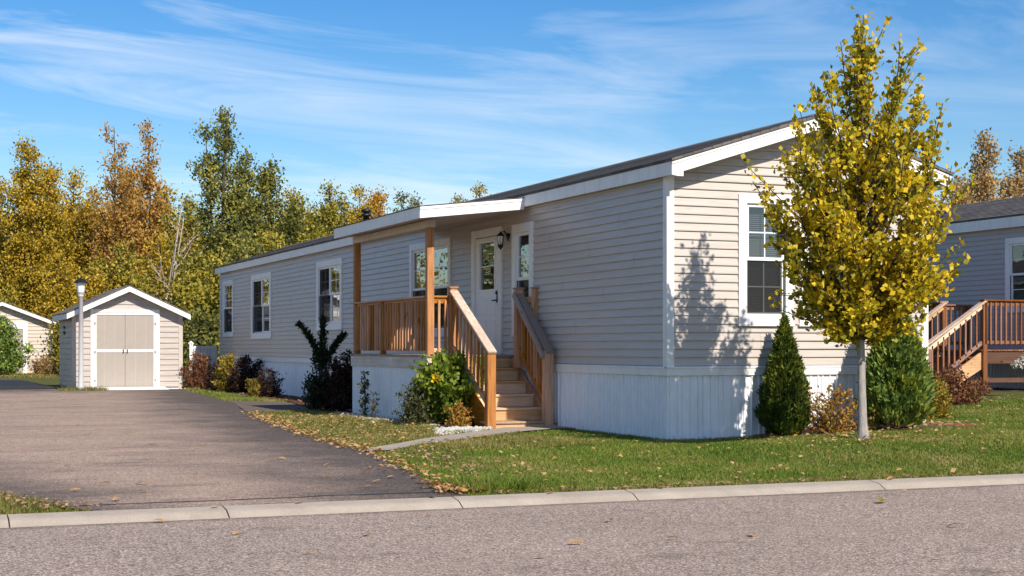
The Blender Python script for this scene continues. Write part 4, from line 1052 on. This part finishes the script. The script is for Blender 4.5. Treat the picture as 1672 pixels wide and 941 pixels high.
shrub('straw_tuft', 'small straw coloured grass tuft at the mulch bed end', (-1.22,18.0), .48, [(.05,.08),(.6,.16),(1,.12)], 30, 'leaf_yellow', 214, .09, 10, 1, .02, inner=0, aspect=.2)
shrub('orange_shrub', 'orange and yellow twiggy shrub behind the maple trunk', (2.06,-.66), .62, [(.03,.50),(.25,.66),(.55,.50),(.85,.26),(1,.1)], 60, 'leaf_autumn', 215, .042, 20, 4, .03, inner=.03)
shrub('yellow_shrub', 'small lime yellow shrub behind the cone shaped evergreen on the right', (5.4,1.6), .62, be(.42), 44, 'leaf_yellow', 216, .05, 30, 3, .04)
shrub('red_shrub', 'reddish twiggy shrub in front of the neighbouring stairs', (8.35,4.9), .66, be(.80), 80, 'leaf_red', 217, .06, 30, 4, .05)
shrub('round_bush', 'round green bush in front of the far shed at the left edge', (-4.75,47.6), 2.35, [(.1,.8),(.35,1.3),(.6,1.2),(.85,.7),(1,.2)], 90, 'needle_light', 218, .12, 90, 4, .12, tr=.06)
shrub('tan_shrub', 'low tan dry shrub at the right corner of the far shed', (-3.0,47.8), .78, be(.75), 56, 'leaf_tan', 219, .09, 30, 4, .07)
shrub('tan_shrub', 'small straw shrub beside the tan shrub at the driveway edge', (-2.3,46.5), .5, be(.55), 34, 'leaf_yellow', 220, .08, 22, 3, .06)

def conifer(name, label, loc, h, w, lmat, seed, n=9000, spray=.085, tip=1.0, shape=None):
    rng = np.random.default_rng(seed)
    x, y = loc; z = g1(x, y)-.01
    t = thing(name, label, 'evergreen', (x,y,z))
    B = MB(); B.tube([(x,y,z-.05),(x,y,z+h*.5),(x,y,z+h*.96)], [w*.09, w*.06, .006], 8)
    ev = env_interp(shape or [(0,.55),(.08,.86),(.22,1),(.45,.80),(.7,.48),(.88,.2),(1,.02)])
    zz = rng.uniform(.015, 1, n*2); keep = rng.uniform(0, 1, n*2) < np.maximum(.12, ev(zz)); zz = zz[keep][:n]; n = len(zz)
    a = rng.uniform(0, 6.283, n)
    lump = 1+.11*np.sin(a*5+zz*9+seed)+.09*np.sin(a*9-zz*19)+.07*np.sin(a*3+zz*37)+.06*np.sin(a*17+zz*11)
    dep = 1-np.abs(rng.normal(size=n))*.16
    r = w*ev(zz)*lump*dep
    P = np.stack([x+r*np.cos(a), y+r*np.sin(a), z+zz*h], -1)
    D = np.stack([np.cos(a)*.55, np.sin(a)*.55, np.full(n, .85)], -1)+rng.normal(size=(n,3))*.32
    for k in range(26):
        aa = rng.uniform(0, 6.283); z0 = rng.uniform(.1, .75); rr = w*ev(z0)*.8
        B.tube([(x,y,z+z0*h*.8),(x+rr*.6*math.cos(aa),y+rr*.6*math.sin(aa),z+z0*h*.92),(x+rr*math.cos(aa),y+rr*math.sin(aa),z+z0*h)], [.012,.008,.003], 4, False)
    B.build('trunk', M['bark_brown'], t, 0, True)
    leaves('foliage', P, D, spray*rng.uniform(.6, 1.3, n), M[lmat], t, rng, .34, .3, .2)
    return t
conifer('cypress', 'narrow dark green cone cypress below the gable window', (1.53,-.33), 1.50, .295, 'needle', 301, 17000, .07)
conifer('arborvitae', 'broad light green cone evergreen at the right corner of the home', (2.93,-.80), 1.60, .375, 'needle_light', 302, 15000, .115, shape=[(0,.7),(.12,1),(.3,.98),(.5,.82),(.72,.52),(.88,.25),(1,.02)])
# pruned pom-pom conifer by the long wall
rng = np.random.default_rng(77)
pc = thing('pruned_conifer', 'small ragged dark conifer with three forked tops beside the long wall', 'evergreen', (-1.62,10.6,0))
B = MB(); Pk = []; Dk = []
base = np.array([-1.62,10.6,0.])
for tip, r, n0 in (((.0,.0,1.05),.20,900),((-.42,.05,1.62),.075,700),((.05,.05,1.72),.085,700),((.42,-.1,1.42),.07,650),((-.1,0,.55),.34,1800)):
    tip = base+np.array(tip); st_ = base+np.array([0,0,.75 if tip[2] > 1 else .0])
    q = branch(st_, tip, rng, 5, .12); B.tube(q, list(np.linspace(.035,.006,5)), 6, False)
    tt = rng.uniform(.15,1,n0); seg = tt*3.999; i = seg.astype(int); f = (seg-i)[:,None]
    p = q[i]*(1-f)+q[i+1]*f
    p = p+unit(rng.normal(size=(n0,3)))*(r*rng.uniform(.2,1.1,n0))[:,None]*(1.15-.55*tt)[:,None]
    Pk.append(p); Dk.append(unit(tip-st_)[None,:]*.6+rng.normal(size=(n0,3))*.6)
B.tube([tuple(base-[0,0,.05]), tuple(base+[.01,.0,.4]), tuple(base+[0,0,.8])], [.05,.04,.03], 7)
B.build('trunk', M['bark_brown'], pc, 0, True)
leaves('foliage', np.concatenate(Pk), np.concatenate(Dk), .085*rng.uniform(.6,1.2,sum(map(len,Pk))), M['needle_dark'], pc, rng, .4)
# pale plume leaning in at the right edge
pl = thing('plume_plant', 'pale feathery plume leaning in at the right edge before the brown deck', 'plant', (11.55, 6.4, g1(11.55,6.4)))
m = MB(); q = [(11.6,6.4,g1(11.6,6.4)-.05),(11.57,6.4,.6),(11.4,6.4,.95),(11.1,6.4,.86)]
m.tube(q, [.02,.018,.012,.006], 6); m.build('stem', M['bark_brown'], pl)
n = 900; tt = rng.uniform(0,1,n)
Pq = np.stack([11.55-.47*tt, 6.4+rng.normal(size=n)*.07*(1-tt*.8), .97-.13*tt+rng.normal(size=n)*.065*(1.05-tt)], -1)
leaves('plume', Pq, np.tile([-.8,0,-.3],(n,1))+rng.normal(size=(n,3))*.35, .10, M['plume'], pl, rng, .3)

# ------------------------------------------------------------------ grass, litter, stones
def dist(x, y): return (x-cam[0])*fw[0]+(y-cam[1])*fw[1]
def blades(name, label, boxes, mat, seed, h=(.018,.040), wd=.0050, dens=2200, excl=(), incl=None, zoff=-.012):
    rng = np.random.default_rng(seed); PX = []; PY = []
    for x0, x1, y0, y1 in boxes:
        n = int((x1-x0)*(y1-y0)*dens); px_ = rng.uniform(x0,x1,n); py_ = rng.uniform(y0,y1,n)
        Zc = dist(px_, py_); u = ((px_-cam[0])*rt[0]+(py_-cam[1])*rt[1])/Zc
        k = (np.abs(u) < .36) & (rng.uniform(0,1,n) < np.clip((15/np.maximum(Zc,1))**1.6, .05, 1))
        PX.append(px_[k]); PY.append(py_[k])
    px_ = np.concatenate(PX); py_ = np.concatenate(PY)
    ok = np.ones(len(px_), bool)
    for e in excl: ok &= ~inside(px_, py_, e)
    if incl is not None: ok &= inside(px_, py_, incl)
    px_, py_ = px_[ok], py_[ok]; n = len(px_)
    Zc = dist(px_, py_); sc = np.clip(Zc/15, 1, 3)
    pz = gz(px_, py_)+zoff
    tuft = .75+.5*np.sin(px_*3.1+np.sin(py_*2.3)*2)*np.sin(py_*2.7+px_)*.5+.25*rng.random(n)
    hh = rng.uniform(h[0], h[1], n)*tuft
    a = rng.uniform(0, 6.283, n); w = wd*sc*rng.uniform(.7,1.3,n)
    dx, dy = np.cos(a)*w, np.sin(a)*w
    lx, ly = rng.normal(size=n)*hh*.55, rng.normal(size=n)*hh*.55
    V = np.stack([np.stack([px_-dx, py_-dy, pz],-1), np.stack([px_+dx, py_+dy, pz],-1), np.stack([px_+lx, py_+ly, pz+hh],-1)], 1).reshape(-1,3)
    o = np_mesh(name, V, np.arange(3*n).reshape(n,3), mat)
    return tag(o, label, 'grass', None, 'stuff')
house_poly = [(-.03,-.03),(HW+.02,-.03),(HW+.02,HL),(-.03,HL)]
porch_poly = [(-1.5,3.3),(0,3.3),(0,9.06),(-1.5,9.06)]
nb_poly = [(11,9),(20,9),(20,30),(11,30)]
EX = [drive_poly, walk_poly, house_poly, porch_poly, mulch3, far_drive, pad_poly, nb_poly]+mulch_polys
blades('grass', 'short green and straw lawn grass in front of the home', [(-5.2,10,-5.92,-2.5),(-4.4,12,-2.5,3.2)], M['blade'], 1, excl=EX, dens=3600)
blades('grass', 'lawn grass running back between the two homes', [(4,14,3.2,9.2),(4,12,9.2,20)], M['blade'], 2, excl=EX, dens=2200, h=(.03,.06))
blades('grass', 'leaf strewn grass island between driveway and porch', [(-4.4,-1.2,-.7,10.5)], M['blade_dry'], 3, excl=EX, dens=3000, h=(.03,.075))
blades('grass', 'grass strip between the driveway and the far shrubs', [(-2.9,-.9,15.2,27)], M['blade'], 4, excl=EX, dens=3500, h=(.04,.09))
blades('grass', 'grass corner at the left foot of the driveway', [(-11,-7.7,-5.92,-2)], M['blade_dry'], 5, excl=EX, dens=3000, h=(.03,.08))
blades('grass', 'dry grass along the curb edge', [(-4.9,10,-5.93,-5.6)], M['blade_dry'], 6, excl=EX, dens=3800, h=(.015,.05))
blades('grass', 'long ragged grass clump at the driveway corner', [(-4.9,-4.3,-5.75,-5.0)], M['blade'], 7, excl=EX, dens=5200, h=(.07,.15), wd=.007)
blades('grass', 'rough grass around the lamp post and sheds', [(-4.75,-3.5,25.4,26.45),(-8,-1.2,44.6,51)], M['blade_dry'], 8, dens=2500, h=(.06,.16))
blades('grass', 'meadow grass at the foot of the wood', [(-1.2,4,28,44)], M['blade_dry'], 9, dens=900, h=(.08,.2))

def litter(name, label, n, gen, seed, mat, size=(.03,.075), up=.006):
    rng = np.random.default_rng(seed)
    p = gen(rng, n); p = np.array(p); n = len(p)
    a = rng.uniform(0,6.283,n)
    D = np.stack([np.cos(a), np.sin(a), rng.normal(size=n)*.25], -1)
    z = gz(p[:,0], p[:,1])+up
    P = np.stack([p[:,0], p[:,1], z+rng.uniform(0,.012,n)], -1)
    o = leaves(name, P, D, rng.uniform(size[0], size[1], n), M[mat], None, rng, .75, .35, 4.0)
    return tag(o, label, 'fallen leaves', None, 'stuff')
def edge_pts(pts, wid, side=0):
    def g(rng, n):
        out = []
        for _ in range(n):
            k = rng.integers(len(pts)-1); t = rng.random(); a, b = pts[k], pts[k+1]
            out.append((a[0]+(b[0]-a[0])*t+side*wid+rng.normal()*wid, a[1]+(b[1]-a[1])*t+rng.normal()*wid*.6))
        return out
    return g
def area_pts(x0, x1, y0, y1, ex=()):
    def g(rng, n):
        p = np.stack([rng.uniform(x0,x1,n), rng.uniform(y0,y1,n)], -1); ok = np.ones(n, bool)
        for e in ex: ok &= ~inside(p[:,0], p[:,1], e)
        return p[ok]
    return g
redge = [(-4.95,-5.75),(-4.9,-5.2),(-4.2,-.7),(-4.05,2.5),(-3.63,6.3),(-3.2,9.5)]
litter('leaf_litter', 'dry fallen leaves drifted along the right edge of the driveway', 1300, edge_pts(redge, .09), 401, 'leaf_dry', (.03,.075), .025)
litter('leaf_litter', 'tan leaves scattered thickly over the grass island', 900, area_pts(-4.3,-1.6,-.3,8.5,EX), 402, 'leaf_dry', (.03,.075), .035)
litter('leaf_litter', 'scattered tan leaves on the front lawn', 800, area_pts(-4.9,9,-5.8,3,EX), 403, 'leaf_dry', (.025,.07), .024)
litter('leaf_litter', 'leaves gathered along the curb edge of the lawn', 420, edge_pts([(-4.9,-5.82),(-.5,-5.86),(9,-5.86)], .05), 404, 'leaf_dryred', (.02,.055), .015)
litter('leaf_litter', 'dense leaves on the lawn beside the driveway corner', 420, edge_pts([(-4.6,-5.3),(-4.1,-2.5),(-3.8,-.9)], .22, 1), 405, 'leaf_dryred', (.02,.055), .02)
litter('leaf_litter', 'leaf drift on the near left grass corner', 220, edge_pts([(-8.5,-4.1),(-8.1,-5.3),(-7.85,-5.85)], .12, -1), 406, 'leaf_dryred', (.02,.06), .025)
litter('leaf_litter', 'leaf litter on the mulch along the long wall', 420, lambda r, n: area_pts(-1.8,-.1,9.2,27,[pad_poly])(r, n), 407, 'leaf_dryred', (.04,.09), .02)
litter('leaf_litter', 'brown leaves on the bark bed at the gable wall', 260, lambda r, n: [q for q in area_pts(1.2,4.4,-1.6,0)(r, n) if inside(np.array([q[0]]), np.array([q[1]]), mulch3)[0]], 408, 'leaf_dryred', (.035,.08), .02)
litter('leaf_litter', 'brown leaves on the lawn edge near the reddish shrub', 200, area_pts(6,13,3.5,6.2), 409, 'leaf_dryred', (.04,.09), .03)
litter('leaf_litter', 'orange leaves in front of the far shed', 300, area_pts(-9,-2,44.6,49), 410, 'leaf_dry', (.08,.16), .05)
def ring(rng, n):
    a = rng.uniform(0, 6.283, n); q = np.abs(rng.normal(size=n))*.8+.1
    return np.stack([mx+q*np.cos(a)*1.3, np.minimum(my+q*np.sin(a), -.5)], -1)
litter('leaf_litter', 'yellow leaves dropped on the lawn around the maple trunk', 260, ring, 412, 'leaf_dry', (.03,.065), .024)
litter('leaf_litter', 'small leaf crumbs speckling the driveway', 150, area_pts(-8.2,-4.2,-5.8,10), 411, 'leaf_dry', (.012,.03), .007)

# white stones by the steps
rng = np.random.default_rng(9)
V = []; Fq = []; ico = bmesh.new(); bmesh.ops.create_icosphere(ico, subdivisions=1, radius=1)
iv = np.array([v.co[:] for v in ico.verts]); ifc = np.array([[v.index for v in f_.verts] for f_ in ico.faces]); ico.free()
cnt = 0
gpoly = [(-2.5,1.75),(-1.35,2.8),(-1.08,3.25),(-1.08,3.6),(-1.55,3.7),(-2.0,3.3)]
gp2 = [(-1.9,4.2),(-1.55,4.2),(-1.55,9),(-1.85,9.2),(-2.0,8.4)]
for poly, m_ in ((gpoly, 520), (gp2, 420)):
    xa, xb = min(p[0] for p in poly), max(p[0] for p in poly); ya, yb = min(p[1] for p in poly), max(p[1] for p in poly)
    p = np.stack([rng.uniform(xa,xb,m_*3), rng.uniform(ya,yb,m_*3)],-1); p = p[inside(p[:,0],p[:,1],poly)][:m_]
    for q in p:
        s = rng.uniform(.014,.034)*np.array([1.2,1,.65])*rng.uniform(.8,1.2,3)
        v = iv*(1+rng.normal(size=(len(iv),1))*.12)*s; a = rng.uniform(0,6.28); ca, sa = math.cos(a), math.sin(a)
        v = np.stack([v[:,0]*ca-v[:,1]*sa, v[:,0]*sa+v[:,1]*ca, v[:,2]],-1)+np.array([q[0],q[1],.012])
        V.append(v); Fq.append(ifc+cnt*len(iv)); cnt += 1
tag(np_mesh('gravel', np.concatenate(V), np.concatenate(Fq), M['stone_pale']), 'white landscaping stones around the porch foot', 'gravel', None, 'stuff')

# single leaves lying on the pavement
def leaf_bm(L_, W_, curl):
    n = 7; V = []; Fx_ = []
    for i in range(n):
        t = i/(n-1); w = W_*math.sin(math.pi*min(1, t*.92+.05))**.8*(1 if i % 2 else .72); z = curl*math.sin(t*2.6)*L_
        V += [(t*L_-L_/2, -w/2, z+curl*W_*.5), (t*L_-L_/2, 0, z), (t*L_-L_/2, w/2, z+curl*W_*.4)]
    for i in range(n-1):
        for j in (0,1): Fx_.append((i*3+j, i*3+j+1, i*3+j+4, i*3+j+3))
    m = MB(); m.add(V, Fx_); return m
protos = {}
spots = [(-7.45,-6.30,'o',.11),(-6.36,-5.98,'t',.08),(-6.32,-7.58,'b',.10),(-5.25,-8.51,'o',.12),(-4.51,-7.48,'t',.12),(-4.58,-8.54,'o',.10),(-4.01,-8.57,'b',.12),(-1.94,-7.13,'y',.17),(-2.48,-8.68,'o',.13),
    (-3.9,-9.0,'b',.07),(-.6,-7.7,'t',.08),(-5.7,-9.0,'b',.09),(-7.1,-7.2,'o',.08),(-6.9,-8.3,'b',.07),(-4.95,-6.9,'y',.07),(-5.6,-6.7,'t',.07),(-3.0,-6.5,'o',.06),(-1.2,-6.45,'t',.08),
    (-5.3,-5.98,'y',.09),(-4.3,-6.0,'o',.10),(-3.3,-5.97,'t',.11),(-1.0,-5.98,'t',.14),(-7.0,-6.02,'o',.07),(-7.6,-5.3,'t',.12),(-7.3,-4.7,'o',.09),(-7.5,-3.9,'o',.12),(-7.2,-4.0,'t',.15),(-7.8,-4.4,'o',.10),(-5.6,-4.0,'t',.09),(-5.4,-1.6,'o',.10),
    (-5.2,-2.6,'o',.08),(-5.9,.4,'o',.10),(-6.3,1.0,'o',.12),(-6.6,6.0,'o',.16),(-6.2,3.6,'y',.12),(-4.9,3.4,'o',.10),(-5.1,-3.6,'t',.12),(-5.3,-4.6,'o',.13),(-5.5,-5.0,'t',.10),(-5.05,-4.2,'o',.11),(-4.9,-3.1,'o',.12),(-6.0,-4.9,'t',.06),(-6.6,-3.2,'t',.07)]
desc = {'o':'orange','t':'pale tan','b':'dark brown','y':'golden yellow'}; lm_ = {'o':'leaf_dry','t':'leaf_dry','b':'leaf_dryred','y':'leaf_yellow'}
rr0 = random.Random(3)
for x, y, k, s in spots:
    if k not in protos:
        o = leaf_bm(1, .62, .16).build('fallen_leaf', M[lm_[k]]); protos[k] = o
    else:
        o = protos[k].copy(); C.objects.link(o)
    z = -.058 if y < -6.19 else (-.002 if y < -5.93 else .008)
    o.location = (x, y, z+.008); o.rotation_euler = (rr0.uniform(-.25,.25), rr0.uniform(-.2,.2), rr0.uniform(0,6.28)); o.scale = (s*.85, s*.75, s*.75)
    where = 'the grey road' if y < -6.19 else ('the pale concrete curb' if y < -5.93 else 'the brown driveway')
    tag(o, 'curled %s fallen leaf lying on %s' % (desc[k], where), 'leaf', '%s leaves on %s' % (desc[k], where.replace('the ','')))

# ------------------------------------------------------------------ light, sky, camera
W = bpy.data.worlds.new('World'); S.world = W; W.use_nodes = True
nt = W.node_tree; nt.nodes.clear(); g = N(nt)
sd = Vector((.15,-1,.81)).normalized(); el = math.asin(sd.z); azm = math.atan2(sd.x, sd.y)
sky = g.n('ShaderNodeTexSky', sky_type='NISHITA', sun_disc=False, sun_elevation=el, sun_rotation=azm, altitude=0, air_density=1.0, dust_density=.35, ozone_density=2.2)
tc = g.n('ShaderNodeTexCoord').outputs['Generated']
sp = g.n('ShaderNodeSeparateXYZ', {'Vector': tc})
zc = g.math('MAXIMUM', sp.outputs['Z'], .04)
cx = g.math('DIVIDE', sp.outputs['X'], g.math('ADD', zc, .12)); cy = g.math('DIVIDE', sp.outputs['Y'], g.math('ADD', zc, .12))
cv = g.n('ShaderNodeCombineXYZ', {'X': cx, 'Y': cy, 'Z': 0.0}).outputs[0]
mp = g.n('ShaderNodeMapping', {'Vector': cv, 'Rotation': (0,0,R(-62)), 'Scale': (.75,2.0,1)}).outputs[0]
n1 = g.noise(mp, 1.05, 9, .60, 1.1); n2 = g.noise(cv, .5, 3, .5)
mk = g.math('MULTIPLY', g.ramp(n1, [(.45,(0,0,0)),(.80,(1,1,1))]), g.ramp(n2, [(.30,(.0,.0,.0)),(.54,(1,1,1))]))
mk = g.math('MULTIPLY', mk, .85, True)
hs = g.n('ShaderNodeHueSaturation', {'Color': sky.outputs[0], 'Saturation': 1.46, 'Value': .93, 'Hue': .507}).outputs[0]
skyc = g.mix(mk, hs, (7.0,7.4,8.0))
bgd = g.n('ShaderNodeBackground', {'Color': skyc, 'Strength': .112})
wo_ = g.n('ShaderNodeOutputWorld'); nt.links.new(bgd.outputs[0], wo_.inputs[0])
sun = bpy.data.lights.new('sun', 'SUN'); sun.energy = 5.0; sun.angle = R(.53); sun.color = (1,.915,.80)
so_ = bpy.data.objects.new('sun', sun); C.objects.link(so_); so_.location = (5,-30,25); so_.rotation_euler = (-sd).to_track_quat('-Z','Y').to_euler()
cam_d = bpy.data.cameras.new('camera'); cam_d.sensor_width = 36; cam_d.lens = 2480/1672*36; cam_d.shift_y = 97.5/1672; cam_d.clip_end = 2000; cam_d.clip_start = .1
co = bpy.data.objects.new('camera', cam_d); C.objects.link(co); co.location = (cam[0], cam[1], 1.17); co.rotation_euler = (R(90), 0, R(-22.57))
S.camera = co
S.view_settings.view_transform = 'Standard'; S.view_settings.look = 'None'; S.view_settings.exposure = .33; S.view_settings.gamma = 1
S.cycles.max_bounces = 8; S.cycles.transparent_max_bounces = 12; S.cycles.use_denoising = True
